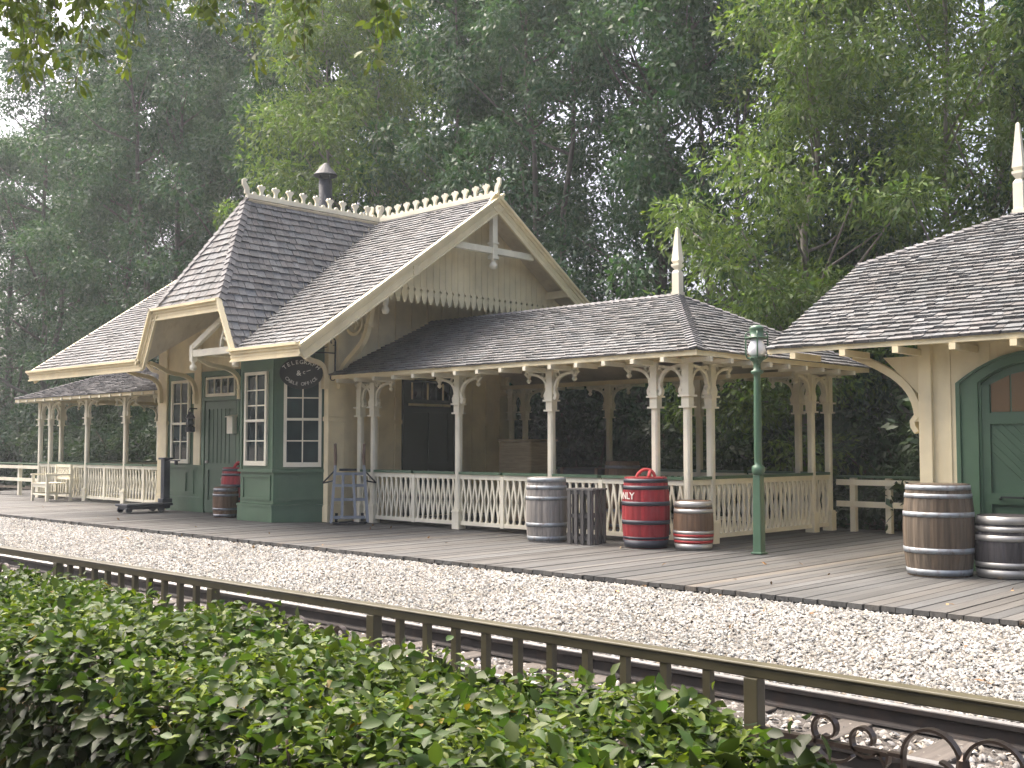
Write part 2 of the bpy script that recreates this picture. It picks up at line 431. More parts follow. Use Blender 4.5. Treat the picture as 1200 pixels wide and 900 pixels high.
# loose stones
def stones(name, n, xr, yr, size, mat, seed, bias=1.0, tints=None):
    r = np.random.default_rng(seed)
    x = xr[1] - (xr[1] - xr[0]) * r.random(n) ** bias; y = r.uniform(*yr, n)
    z = np.array([gz(q) for q in y])
    base = np.array([(1, 0, 0), (0, 1, 0), (-1, 0, 0), (0, -1, 0), (0, 0, 1), (.6, .6, .55), (-.55, -.6, .6)], float)
    fs = np.array([(0, 1, 5), (0, 5, 4), (5, 1, 4), (1, 2, 4), (2, 3, 6), (2, 6, 4), (6, 3, 4), (3, 0, 4)])
    k = len(base)
    P = base[None] * (1 + r.uniform(-.28, .28, (n, k, 3)))
    ang = r.uniform(0, 2 * PI, n); c, s = np.cos(ang)[:, None], np.sin(ang)[:, None]
    sx, sy, sz = (size * r.uniform(.55, 1.35, n))[:, None], (size * r.uniform(.45, .95, n))[:, None], (size * r.uniform(.35, .9, n))[:, None]
    px, py_, pz_ = P[..., 0] * sx, P[..., 1] * sy, P[..., 2] * sz
    tilt = r.uniform(-.6, .6, n)[:, None]; pz2 = pz_ + px * tilt
    W = np.stack([px * c - py_ * s + x[:, None], px * s + py_ * c + y[:, None], pz2 + z[:, None]], -1).reshape(-1, 3)
    F = (fs[None] + (np.arange(n) * k)[:, None, None]).reshape(-1, 3)
    t = np.ones((n, 4), np.float32); b_ = r.uniform(.5, 1.3, n) * np.where(r.random(n) < .12, .5, 1); wv = r.normal(0, .035, n) + np.where(r.random(n) < .06, .12, 0)
    t[:, 0] = b_ * (1 + wv); t[:, 1] = b_; t[:, 2] = b_ * (1 - wv * 1.3)
    return npmesh(name, W, F, np.repeat(t, len(fs), 0), mat)
def npmesh(name, W, F, tint, mat, parent=None):
    me = bpy.data.meshes.new(name); nv, nf, k = len(W), len(F), F.shape[1]
    me.vertices.add(nv); me.vertices.foreach_set('co', np.ascontiguousarray(W, dtype=np.float32).ravel())
    me.loops.add(nf * k); me.loops.foreach_set('vertex_index', np.ascontiguousarray(F, dtype=np.int32).ravel())
    me.polygons.add(nf); me.polygons.foreach_set('loop_start', np.arange(0, nf * k, k, dtype=np.int32))
    try: me.polygons.foreach_set('loop_total', np.full(nf, k, dtype=np.int32))
    except Exception: pass
    a = me.attributes.new('tint', 'FLOAT_COLOR', 'FACE'); a.data.foreach_set('color', np.ascontiguousarray(tint, dtype=np.float32).ravel())
    me.materials.append(mat); me.update(calc_edges=True); me.validate()
    o = bpy.data.objects.new(name, me); COL.objects.link(o)
    if parent is not None: o.parent = parent
    return o
tag(stones('gravel', 90000, (-36, .5), (6.36, 8.97), .0185, M['stone'], 3, 1.9), 'pale grey white crushed stone spread between the far rail and the platform', 'gravel', kind='stuff')
tag(stones('ballast', 16000, (-16, .5), (3.3, 6.1), .024, M['dstone'], 4, 1.6), 'darker crushed stone lying between the rails and sleepers', 'ballast', kind='stuff')

# platform: planks laid across, front skirt
pl = MB(); x = -34.0
rp = random.Random(11)
while x < 3:
    wd = rp.uniform(.135, .15); k = rp.choice((.72, .82, .9, 1, 1, 1.08, 1.2)) * rp.uniform(.95, 1.05); wm = rp.uniform(-.03, .05)
    if rp.random() < .03: wm += .14; k *= 1.2
    pl.tint = (k * (1 + wm), k, k * (1 - wm)); dz = rp.uniform(-.006, .0)
    e = 8.99 + rp.uniform(-.012, .012); cut = rp.uniform(11.5, 14)
    pl.box(x, x + wd - .012, e, cut - .004, -.045, dz)
    k2 = k * rp.uniform(.85, 1.1); pl.tint = (k2 * (1 + wm), k2, k2 * (1 - wm))
    pl.box(x, x + wd - .012, cut + .004, 17.0, -.045, dz - .002); x += wd
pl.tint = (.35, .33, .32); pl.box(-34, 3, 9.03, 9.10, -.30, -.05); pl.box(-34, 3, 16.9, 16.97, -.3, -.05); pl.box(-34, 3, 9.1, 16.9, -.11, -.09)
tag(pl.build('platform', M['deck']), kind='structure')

# ================================================================== RAILWAY
tr = thing('railway_track', 'narrow railway track of two steel rails on sleepers beside the gravel', 'railway track', (-4, 5.65, -.27))
for y in (5.20, 6.20):
    prof = [(-.055, -.12), (.055, -.12), (.05, -.108), (.012, -.098), (.012, -.035), (.032, -.028), (.032, -.004), (-.032, -.004), (-.032, -.028), (-.012, -.035), (-.012, -.098), (-.05, -.108)]
    rb = MB(); rb.prism(prof, (-70, y, -.135), Y3, Z3, 0, 76); ro = rb.build('rail', M['railside'], tr)
    rt = MB(); rt.box(-70, 6, y - .029, y + .029, -.1385, -.132); rt.build('running_surface', M['railtop'], ro)
xs = 3.0; ns = 0
while ns < 60:
    sb = MB(); k = random.uniform(.7, 1.2); sb.tint = (k, k * .97, k * .93)
    sb.box(xs, xs + .2, 4.78 + random.uniform(-.05, .05), 6.45, -.40, -.255 + random.uniform(-.006, .006)); sb.build('sleeper', M['sleeper'], tr, .012); xs -= .62; ns += 1

# ================================================================== STATION BUILDING
st = thing('station_building', 'cream and green wooden station house with steep shingled cross gable roof', 'station', (-18.9, 12.05, 0))
WX0, WX1, WY0, YR, ZR = -21.9, -16.0, 12.05, 14.35, 5.88
WY1 = 2 * YR - WY0
GX, EY, EZ, LX = -14.1, 10.03, 2.92, -23.75
SL = (ZR - EZ) / (YR - EY)
WXC, CH, CZ, HF = -17.45, 1.10, 3.80, 11.22            # wing centre line, half width at the clip, clip height, front end of its ridge
ELW = 1.565
roofz = lambda y: EZ + SL * (y - EY) if y < YR else ZR - SL * (y - YR)
planes = {
 'front_right': [(WXC + ELW, EY, EZ), (GX, EY, EZ), (GX, YR, ZR), (WXC, YR, ZR)],
 'front_left': [(LX, EY, EZ), (WXC - ELW, EY, EZ), (WXC, YR, ZR), (LX, YR, ZR)],
 'back': [(GX, 2 * YR - EY, EZ), (LX, 2 * YR - EY, EZ), (LX, YR, ZR), (GX, YR, ZR)],
 'wing_right': [(WXC + CH, EY, CZ), (WXC + ELW, EY, EZ), (WXC, YR, ZR), (WXC, HF, ZR)],
 'wing_left': [(WXC - ELW, EY, EZ), (WXC - CH, EY, CZ), (WXC, HF, ZR), (WXC, YR, ZR)],
 'wing_hip': [(WXC - CH, EY, CZ), (WXC + CH, EY, CZ), (WXC, HF, ZR)]}
rf = MB(); sf = MB()
for i, (k, p) in enumerate(planes.items()):
    shingles(rf, p, .128 if 'wing' not in k else .145, .15, seed=i)
    sf.slab(p, (.004, .085))
pn = {k: pnorm(*p[:3]) for k, p in planes.items()}
hipcap(rf, (WXC + CH, EY - .02, CZ), (WXC, HF, ZR), pn['wing_hip'], pn['wing_right'], .12, .145)
hipcap(rf, (WXC - CH, EY - .02, CZ), (WXC, HF, ZR), pn['wing_hip'], pn['wing_left'], .12, .145)
roof = rf.build('roof', M['shingle'], st)
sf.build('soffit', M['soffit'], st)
# walls
wl = MB()
gable = [(WY0, 0), (WY1, 0), (WY1, roofz(WY1) - .12), (YR, ZR - .14), (WY0, roofz(WY0) - .12)]
wl.prism(gable, (WX1 - .12, 0, 0), Y3, Z3, 0, .12); wl.prism(gable, (WX0, 0, 0), Y3, Z3, 0, .12)
wl.box(WX0 + .121, WX1 - .121, WY1 - .12, WY1 - .001, 0, roofz(WY1) - .2)
wl.box(WX0 + .121, WX1 - .121, WY0 + .001, WY0 + .12, 2.85, 4.25)
wing_in = [(WXC - 1.5, 4.25), (WXC + 1.5, 4.25), (WXC + .62, 4.72), (WXC - .62, 4.72)]
# cream boarding on the gable end: battens and cap boards
y = WY0 + .32
while y < WY1 - .1:
    wl.box(WX1, WX1 + .018, y - .02, y + .02, .02, roofz(y) - .16); y += .40
wl.box(WX1, WX1 + .024, WY0, WY1, 1.75, 1.83); wl.box(WX1, WX1 + .024, WY0, WY1, 2.66, 2.76); wl.box(WX1, WX1 + .03, WY0, WY1, 0, .22)
wl.build('wall', M['cream'], st)
fw = MB()
fw.box(WX0 + .121, WX1 - .121, WY0, WY0 + .12, 0, 2.849)
fw.box(WX0 + .13, -20.12, WY0 - .05, WY0, 0, .27); fw.box(WX0 + .13, -20.12, WY0 - .065, WY0, .27, .30)
for a, b_ in ((-21.55, -20.95), (-20.85, -20.60)):
    fw.box(a - .05, a, WY0 - .02, WY0, .36, .84); fw.box(b_, b_ + .05, WY0 - .02, WY0, .36, .84)
    fw.box(a, b_, WY0 - .02, WY0, .36, .41); fw.box(a, b_, WY0 - .02, WY0, .79, .84)
fw.box(WX0 + .13, -20.2, WY0 - .06, WY0, .90, .95)
fw.build('green_front_wall', M['green'], st)
# pilasters
for (x0, x1, y0, y1, z0, z1, nm) in ((-21.98, -21.62, WY0 - .05, WY0 - .002, 0, 3.4, 'pilaster'), (-20.52, -20.26, WY0 - .05, WY0 - .002, .95, 3.6, 'pilaster'),
        (WX1 - .08, WX1 + .05, WY0 - .07, WY0 + .30, 0, 4.2, 'pilaster')):
    pb = MB(); pb.box(x0, x1, y0, y1, z0, z1)
    if z0 == 0: pb.box(x0 - .02, x1 + .02, y0 - .02, y1 + .02, 0, .3)
    pb.box(x0 - .015, x1 + .015, y0 - .015, y1 + .015, 1.78, 1.86)
    pb.build(nm, M['cream'], st, .008)
# front windows, door and transom
window(st, frame((-21.42, WY0 - .012, .98), X3), .72, 1.72, [2, 2], 2, split=.82)
dr = MB(); fr = frame((-20.08, WY0 - .004, 0), X3)
dr.fbox(fr, 0, 1.16, .02, 2.24, 0, .02)
for a, b_, z0, z1 in ((.02, .14, .02, 2.22), (1.02, 1.14, .02, 2.22), (.14, 1.02, .02, .26), (.14, 1.02, .86, 1.0), (.14, 1.02, 2.08, 2.22)):
    dr.fbox(fr, a, b_, z0, z1, .02, .045)
for k in range(1, 6): dr.fbox(fr, .14 + k * .147 - .006, .14 + k * .147 + .006, 1.0, 2.08, .02, .03)
d_ = dr.build('door', M['door'], st)
kn = MB(); kn.lathe([(.0, -.03), (.03, -.02), (.03, .02), (0, .03)], (-19.95, WY0 - .08, 1.02), 10); kn.build('handle', M['shoop'], d_)
fm = MB(); fm.box(-20.2, -20.09, WY0 - .06, WY0, 0, 2.78); fm.box(-18.91, -18.8, WY0 - .06, WY0, 0, 2.78); fm.box(-20.09, -18.91, WY0 - .06, WY0, 2.25, 2.32); fm.box(-20.2, -18.8, WY0 - .065, WY0, 2.74, 2.84)
fm.build('door_frame', M['green'], st)
window(st, frame((-20.04, WY0 - .02, 2.33), X3), 1.08, .39, 1, 4, .04, name='transom_window')
# telegraph bay
bf = [(-18.42, WY0), (-17.66, 11.30), (-16.62, 11.30), (-16.03, 12.10), (-16.03, WY0 + .1), (-18.42, WY0 + .1)]
by = MB()
def inset(poly, d):
    out = []
    cx_ = sum(p[0] for p in poly[:4]) / 4
    for (px_, py_) in poly: out.append((cx_ + (px_ - cx_) * (1 + d / 1.0), WY0 + (py_ - WY0) * (1 + d / .75)))
    return out
by.prism(bf, (0, 0, 0), X3, Y3, .31, 4.0); by.prism(inset(bf, .05), (0, 0, 0), X3, Y3, 0, .27); by.prism(inset(bf, .065), (0, 0, 0), X3, Y3, .27, .305)
by.prism(inset(bf, .05), (0, 0, 0), X3, Y3, .875, .925)
FF = frame((-17.66, 11.30, 0), X3); FA = frame((-16.62, 11.30, 0), V((.59, .80, 0)))
for fr, L in ((FF, 1.04), (FA, .994)):
    a0, a1 = .12, L - .12
    by.fbox(fr, a0 - .05, a0, .38, .82, 0, .02); by.fbox(fr, a1, a1 + .05, .38, .82, 0, .02); by.fbox(fr, a0, a1, .38, .42, 0, .02); by.fbox(fr, a0, a1, .78, .82, 0, .02)
    by.fbox(fr, 0, .06, .93, 2.88, 0, .022); by.fbox(fr, L - .06, L, .93, 2.88, 0, .022); by.fbox(fr, .06, L - .06, 2.70, 2.88, 0, .022)
by.build('telegraph_bay', M['green'], st)
fr = (FF[0] + X3 * .17 + Z3 * .99, *FF[1:]); window(st, fr, .70, 1.68, [2, 3], 2, split=.80)
fr = (FA[0] + FA[1] * .17 + Z3 * .97, *FA[1:]); window(st, fr, .66, 1.66, [2, 2], 2, split=.84)
# gable end door (dark) with transom
gd = MB(); fr = frame((WX1 + .002, 13.84, 0), Y3)
gd.fbox(fr, 0, 1.14, .02, 2.1, 0, .025)
for a, b_, z0, z1 in ((0, .12, .02, 2.1), (1.02, 1.14, .02, 2.1), (.12, 1.02, .02, .25), (.12, 1.02, .9, 1.02), (.12, 1.02, 1.98, 2.1), (.53, .61, .25, 1.98)):
    gd.fbox(fr, a, b_, z0, z1, .025, .05)
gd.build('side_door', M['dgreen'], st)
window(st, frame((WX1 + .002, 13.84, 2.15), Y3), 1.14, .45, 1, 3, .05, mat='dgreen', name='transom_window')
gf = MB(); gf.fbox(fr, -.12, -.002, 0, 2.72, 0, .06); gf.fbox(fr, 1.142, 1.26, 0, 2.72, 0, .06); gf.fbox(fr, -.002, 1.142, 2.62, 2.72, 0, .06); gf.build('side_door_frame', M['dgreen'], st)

# fascia and bargeboards: a board with a crown moulding above it
def moulded(name, pts, outs, parent, hgt=.19):
    mb = MB()
    for (p, q), (od, dn) in zip(pts, outs):
        p, q, od, dn = V(p), V(q), unit(od), unit(dn)
        mb.bar(p + dn * hgt * .62 + od * .015, q + dn * hgt * .62 + od * .015, .03, hgt * .76, od)
        mb.bar(p + dn * .055 + od * .036, q + dn * .055 + od * .036, .05, .05, od)
        mb.bar(p + dn * .012 + od * .062, q + dn * .012 + od * .062, .10, .042, od)
        mb.bar(p + dn * (hgt * .62) + od * .026, q + dn * (hgt * .62) + od * .026, .03, .026, od)
        mb.bar(p + dn * (hgt + .004) + od * .03, q + dn * (hgt + .004) + od * .03, .05, .026, od)
    return mb.build(name, M['cream'], parent)
ny = -Y3; dz = -Z3
A0, A1 = (WXC - ELW, EY, EZ), (WXC - CH, EY, CZ); B1, B0 = (WXC + CH, EY, CZ), (WXC + ELW, EY, EZ)
sd1 = V((-(CZ - EZ), 0, -(ELW - CH))).normalized()      # inward-down normal of the steep left rake
nl = V(((CZ - EZ), 0, -(ELW - CH))).normalized()
nr = V((-(CZ - EZ), 0, -(ELW - CH))).normalized()
moulded('fascia', [((LX - .05, EY, EZ), (WXC - ELW + .08, EY, EZ))], [(ny, dz)], st)
moulded('fascia', [((WXC + ELW - .08, EY, EZ), (GX + .06, EY, EZ))], [(ny, dz)], st)
moulded('bargeboard', [((A0[0] - .03, EY, EZ - .09), (A1[0], EY, CZ + .02))], [(ny, nl)], st)
moulded('bargeboard', [((WXC - CH - .02, EY, CZ), (WXC + CH + .02, EY, CZ))], [(ny, dz)], st)
moulded('bargeboard', [((B0[0] + .02, EY + .02, EZ - .04), (B1[0], EY + .02, CZ + .02))], [(ny, nr)], st, .06)
rk = V((0, SL, -1)).normalized(); rk2 = V((0, -SL, -1)).normalized()
BEY = 2 * YR - EY
for gx, sgn in ((GX, 1), (LX, -1)):
    moulded('bargeboard', [((gx, EY - .06, EZ - .04), (gx, YR + .09, ZR + .065))], [(X3 * sgn, rk)], st, .24)
    moulded('bargeboard', [((gx - .003 * sgn, BEY + .06, EZ - .04), (gx - .003 * sgn, YR - .09, ZR + .065))], [(X3 * sgn, rk2)], st, .24)
# gable panel of vertical boards with a pierced saw-tooth lower edge
gp = MB(); px_ = -14.65; y = YR - 2.56
bw = .152; nb = 34
for i in range(nb):
    yc = YR + (i - (nb - 1) / 2) * bw; zt = roofz(yc) - .10
    if zt < 4.16: continue
    zt0, zt1 = roofz(yc - bw / 2) - .12, roofz(yc + bw / 2) - .12
    gp.prism([(-bw / 2 + .004, 4.10), (bw / 2 - .004, 4.10), (bw / 2 - .004, max(4.11, zt1)), (-bw / 2 + .004, max(4.11, zt0))], (px_ - .02, yc, 0), Y3, Z3, 0, .02)
    tooth = [(-.018, 3.84), (.018, 3.84), (.045, 3.90), (bw / 2 - .003, 4.0), (bw / 2 - .003, 4.055), (bw / 2 - .024, 4.063), (bw / 2 - .031, 4.08), (bw / 2 - .024, 4.10), (bw / 2 - .003, 4.107), (bw / 2 - .003, 4.14),
             (-bw / 2 + .003, 4.14), (-bw / 2 + .003, 4.107), (-bw / 2 + .024, 4.10), (-bw / 2 + .031, 4.08), (-bw / 2 + .024, 4.063), (-bw / 2 + .003, 4.055), (-bw / 2 + .003, 4.0), (-.045, 3.90)]
    gp.prism(tooth, (px_ + .003, yc, 0), Y3, Z3, 0, .022)
gp.build('gable_panel', M['cream'], st)
# king post truss
kt = MB(); tx = GX - .09
kt.box(tx - .055, tx + .055, YR - .06, YR + .06, 4.74, 5.74); kt.box(tx - .07, tx + .07, YR - .08, YR + .08, 4.74, 4.80); kt.box(tx - .075, tx + .075, YR - .085, YR + .085, 5.02, 5.06)
hw = (ZR - .26 - 4.90) / SL
kt.box(tx - .045, tx + .045, YR - hw, YR - .062, 4.84, 4.96); kt.box(tx - .045, tx + .045, YR + .062, YR + hw, 4.84, 4.96)
ktr = kt.build('king_post_truss', M['white'], st, .008)
pd = MB(); pd.smooth = True; pd.lathe([(0, 4.56), (.05, 4.57), (.075, 4.61), (.07, 4.65), (.04, 4.69), (.035, 4.71), (.06, 4.735), (0, 4.74)], (tx, YR, 0), 14); pd.build('pendant', M['white'], ktr)
# purlins carrying the overhang, with big curved brackets on the gable wall
for sgn in (-1, 1):
    yp = YR + sgn * 1.98; zp = roofz(yp) - .2
    pu = MB(); pu.box(WX1 + .002, GX - .03, yp - .05, yp + .05, zp - .09, zp + .05); pu.box(GX - .03, GX + .05, yp - .065, yp + .065, zp - .1, zp + .06); pu.build('purlin', M['cream'], st, .01)
for sgn in (-1, 1):
    yb = YR + sgn * 2.12; bb = MB()
    c = bez((WX1 + .03, yb, 2.50), (WX1 + .12, yb, 2.95), (WX1 + .75, yb, 2.95), (WX1 + .85, yb, 3.45), 12) + bez((WX1 + .85, yb, 3.45), (WX1 + .95, yb, 3.8), (WX1 + 1.05, yb, 4.0), (WX1 + 1.1, yb, 4.25), 6)[1:]
    bb.sweep(c, Y3, .09, .085)
    bb.sweep(arc((WX1 + .48, yb, 3.52), .22, -2.6, 2.4, 14), Y3, .07, .05); bb.sweep(arc((WX1 + .46, yb, 3.5), .10, -1.2, 3.6, 10), Y3, .07, .04)
    bb.box(WX1 + .80, WX1 + .93, yb - .06, yb + .06, 3.41, 3.46)
    bb.box(WX1 + .002, WX1 + .07, yb - .06, yb + .06, 2.36, 4.0); bb.box(WX1 + .002, WX1 + .14, yb - .065, yb + .065, 2.36, 2.44); bb.box(WX1 + .05, WX1 + 1.32, yb - .05, yb + .05, 4.0, 4.08)
    bo = bb.build('gable_bracket', M['cream'], st)
    pd = MB(); pd.smooth = True; pd.lathe([(0, 3.60), (.045, 3.61), (.07, 3.66), (.065, 3.70), (.035, 3.74), (.05, 3.76), (.05, 3.79), (.06, 3.80), (.06, 4.0), (0, 4.0)], (WX1 + 1.30, yb, 0), 12); pd.build('pendant', M['white'], bo)
# eave brackets along the front (S curves from wall to eave)
def eave_bracket(x, y0, out, zb, zt, d=V((0, -1, 0))):
    bb = MB(); sdv = Z3.cross(d); o = V((x, y0, 0))
    P = lambda r, z: o + d * r + Z3 * z
    h_ = zt - zb
    bb.sweep(bez(P(.03, zb), P(.03, zb + .45 * h_), P(.10 * out, zb + .68 * h_), P(.45 * out, zb + .72 * h_), 9) + bez(P(.45 * out, zb + .72 * h_), P(.72 * out, zb + .75 * h_), P(.78 * out, zb + .93 * h_), P(out, zt), 7)[1:], sdv, .08, .075)
    bb.box(*[v for pair in ((min(P(0, 0).x, P(.06, 0).x) - .045, max(P(0, 0).x, P(.06, 0).x) + .045), (min(P(0, 0).y, P(.06, 0).y) - .02, max(P(0, 0).y, P(.06, 0).y) + .02)) for v in pair], zb - .10, zb + .10)
    bb.build('eave_bracket', M['cream'], st)
eave_bracket(-20.39, WY0 - .055, 1.05, 2.30, 2.98); eave_bracket(-18.72, WY0 - .07, 1.15, 2.35, 3.05)
eave_bracket(-21.8, WY0 - .06, 1.05, 2.35, 3.0); eave_bracket(WX0 - .02, WY0 + .1, .95, 2.35, 3.2, V((-1, 0, 0)))
eave_bracket(WX1 + .0, WY0 - .08, .60, 2.45, 2.98)
# little truss with a spoked fan under the wing's clipped gable
ft_ = MB(); ty = 10.42
xl, xr_ = WXC - .40, WXC + .98
xl = -17.86; xr_ = -16.48; xm_ = xr_
for xx in (xl, xr_): ft_.box(xx - .05, xx + .05, ty - .05, ty + .05, 2.86, 3.14)
ft_.box(xl + .051, xr_ - .051, ty - .04, ty + .04, 2.93, 3.05)
ft_.bar((xl, ty, 3.10), (xr_ + .03, ty, 3.76), .075, .10, Y3)
ft_.box(xr_ - .045, xr_ + .045, ty - .038, ty + .038, 3.141, 3.72)
ft_.sweep(arc((xr_ - .05, ty, 3.06), .40, PI / 2, PI, 10), Y3, .06, .045)
for a in (1.9, 2.3, 2.7): ft_.bar((xr_ - .05 + .09 * math.cos(a), ty, 3.06 + .09 * math.sin(a)), (xr_ - .05 + .39 * math.cos(a), ty, 3.06 + .39 * math.sin(a)), .04, .035, Y3)
ft_.sweep(arc((xr_ - .05, ty, 3.06), .10, PI / 2, PI, 6), Y3, .06, .03)
fo = ft_.build('fan_truss', M['white'], st)
for xx in (xl, xr_):
    pd = MB(); pd.smooth = True; pd.lathe([(0, 2.68), (.05, 2.69), (.065, 2.73), (.06, 2.775), (.03, 2.80), (.03, 2.83), (.055, 2.859), (0, 2.86)], (xx, ty, 0), 12); pd.build('pendant', M['white'], fo)
ft2 = MB(); ft2.box(xl + .05, xl + .12, ty + .05, WY0 - .002, 2.96, 3.06); ft2.box(xr_ - .12, xr_ - .05, ty + .05, 11.29, 2.96, 3.06); ft2.build('truss_tie', M['cream'], st)
# iron ridge cresting
def cresting(p, q, n):
    p, q = V(p), V(q); t = (q - p).normalized(); L = (q - p).length; mb = MB(); nrm = t.cross(Z3)
    mb.bar(p + Z3 * .03, q + Z3 * .03, .10, .07); mb.bar(p + Z3 * .075, q + Z3 * .075, .05, .03)
    shp = [(-.035, .08), (.035, .08), (.028, .15), (.05, .20), (.085, .235), (.06, .275), (.02, .265), (.0, .295), (-.02, .265), (-.06, .275), (-.085, .235), (-.05, .20), (-.028, .15)]
    nub = [(-.05, .08), (.05, .08), (.03, .125), (0, .14), (-.03, .125)]
    for i in range(n + 1):
        c = p + t * (L * i / n)
        if i in (0, n):
            sg = -1 if i == 0 else 1
            end = [(-.05 * sg, .08), (.05 * sg, .08), (.045 * sg, .16), (.10 * sg, .24), (.105 * sg, .33), (.05 * sg, .36), (.0, .33), (.03 * sg, .29), (-.04 * sg, .2)]
            if sg < 0: end.reverse()
            mb.prism(end, c, t, Z3, -.02, .02)
        else: mb.prism(shp, c, t, Z3, -.02, .02)
        if i < n: mb.prism(nub, p + t * (L * (i + .5) / n), t, Z3, -.018, .018)
    return mb.build('ridge_cresting', M['white'], st)
cresting((WXC, HF, ZR), (WXC, YR, ZR), 10); cresting((WXC, YR, ZR), (GX, YR, ZR), 12); cresting((LX, YR, ZR), (WXC - .3, YR, ZR), 20)
# stove pipe
sp = MB(); sp.smooth = True
sp.lathe([(.15, 5.2), (.15, 7.30), (.13, 7.31), (.13, 7.2)], (-20.15, 15.0, 0), 16)
pp = sp.build('stove_pipe', M['pipe'], st)
sp = MB(); sp.lathe([(.0, 7.42), (.26, 7.40), (.27, 7.425), (.06, 7.68), (.03, 7.70), (0, 7.705)], (-20.15, 15.0, 0), 16)
for k in range(4): a = k * PI / 2; sp.box(-20.15 + .14 * math.cos(a) - .01, -20.15 + .14 * math.cos(a) + .01, 15 + .14 * math.sin(a) - .01, 15 + .14 * math.sin(a) + .01, 7.2, 7.41)
sp.build('rain_cap', M['pipe'], pp)

# ================================================================== CANOPIES
def column_mesh(dirs):
    """turned-and-sawn porch column at the origin; dirs: bracket directions"""
    c = MB()
    c.box(-.078, .078, -.078, .078, 0, .27); c.box(-.088, .088, -.088, .088, .27, .295); c.box(-.07, .07, -.07, .07, .295, .32)
    s = .052
    oc = [(s, -.03), (s, .03), (.03, s), (-.03, s), (-s, .03), (-s, -.03), (-.03, -s), (.03, -s)]
    c.prism(oc, (0, 0, 0), X3, Y3, .32, 1.86)
    c.box(-.085, .085, -.085, .085, 1.86, 1.885); c.box(-.06, .06, -.06, .06, 1.885, 2.01); c.box(-.095, .095, -.095, .095, 2.01, 2.035)
    c.box(-.056, .056, -.056, .056, 2.035, 2.50)
    return c
def bracket_mesh(d):
    d = V(d); sdv = Z3.cross(d); b_ = MB()
    P = lambda r, z: d * r + Z3 * z
    b_.sweep([P(.075, 2.04), P(.10, 2.07), P(.105, 2.11), P(.085, 2.145), P(.075, 2.17)], sdv, .07, .05)
    b_.sweep([P(.075, 2.12)] + bez(P(.078, 2.18), P(.09, 2.36), P(.20, 2.42), P(.46, 2.435), 10), sdv, .055, .04)
    b_.sweep(arc(P(.135, 2.41), .045, 0, 2 * PI, 10, d, Z3), sdv, .035, .018)
    b_.sweep([P(.06, 2.47), P(.52, 2.47)], sdv, .05, .03)
    b_.sweep([P(.40, 2.455), P(.47, 2.40), P(.52, 2.455)], sdv, .05, .05)
    return b_
def pendant_mesh(d):
    p = MB(); p.smooth = True; p.lathe([(0, 2.29), (.03, 2.31), (.042, 2.335), (.03, 2.355), (.018, 2.365), (.03, 2.38), (.03, 2.42), (0, 2.42)], V(d) * .46, 10); return p
_cm = {}
def column(parent, x, y, dirs, zs=1.0):
    base = V(parent['_base'])
    if 'col' not in _cm: _cm['col'] = column_mesh(0)
    key = None
    if 'colme' not in _cm:
        o = _cm['col'].build('column', M['white']); _cm['colme'] = o.data
        for d in ((1, 0, 0), (-1, 0, 0), (0, 1, 0), (0, -1, 0)):
            q = bracket_mesh(d).build('bracket', M['white']); _cm[d] = q.data; bpy.data.objects.remove(q)
            q = pendant_mesh(d).build('pendant', M['white']); _cm[('p', d)] = q.data; bpy.data.objects.remove(q)
    else:
        o = bpy.data.objects.new('column', _cm['colme']); COL.objects.link(o)
    o.parent = parent; o.location = V((x, y, 0)) - base; o.scale = (1, 1, zs)
    for d, pend in dirs:
        q = bpy.data.objects.new('bracket', _cm[d]); COL.objects.link(q); q.parent = o
        if pend: q = bpy.data.objects.new('pendant', _cm[('p', d)]); COL.objects.link(q); q.parent = o
    return o
E_, W_, N_, S_ = (1, 0, 0), (-1, 0, 0), (0, 1, 0), (0, -1, 0)

def railing(parent, p, q, gate=False):
    """sawn lattice balustrade from p to q (both at z 0): zigzag slats, white rails, green cap"""
    p, q = V(p), V(q); t = (q - p).normalized(); L = (q - p).length; nrm = t.cross(Z3)
    mb = MB()
    mb.bar(p + Z3 * .10, q + Z3 * .10, .06, .06); mb.bar(p + Z3 * .845, q + Z3 * .845, .06, .075)
    n = max(2, round(L / .128)); st_ = L / n
    for i in range(n):
        c = p + t * (st_ * (i + .5))
        for sg in (1, -1):
            off = nrm * (.011 * sg)
            pts = [c + off + Z3 * .13, c + off + Z3 * .13 + t * sg * .004, c + off + t * (sg * (st_ * .5 - .004)) + Z3 * .47, c + off + t * sg * .004 + Z3 * .81]
            mb.sweep(pts[1:], nrm, .02, .032)
        for z0, z1 in ((.129, .20), (.74, .809)):      # solid apex where two slats meet
            zz = (z0, z1) if z0 < .4 else (z1, z0)
            pr = [(-.026, zz[0]), (.026, zz[0]), (.0, zz[1])]
            if z0 > .4: pr.reverse()
            mb.prism(pr, c, t, Z3, -.018, .018)
    o = mb.build('railing_panel', M['white'], parent)
    cp = MB(); cp.bar(p + Z3 * .905, q + Z3 * .905, .11, .042); cp.build('handrail', M['green'], o)
    return o
def mid_post(parent, x, y):
    mb = MB(); mb.box(x - .035, x + .035, y - .036, y + .036, .06, .86); mb.build('railing_post', M['white'], parent)

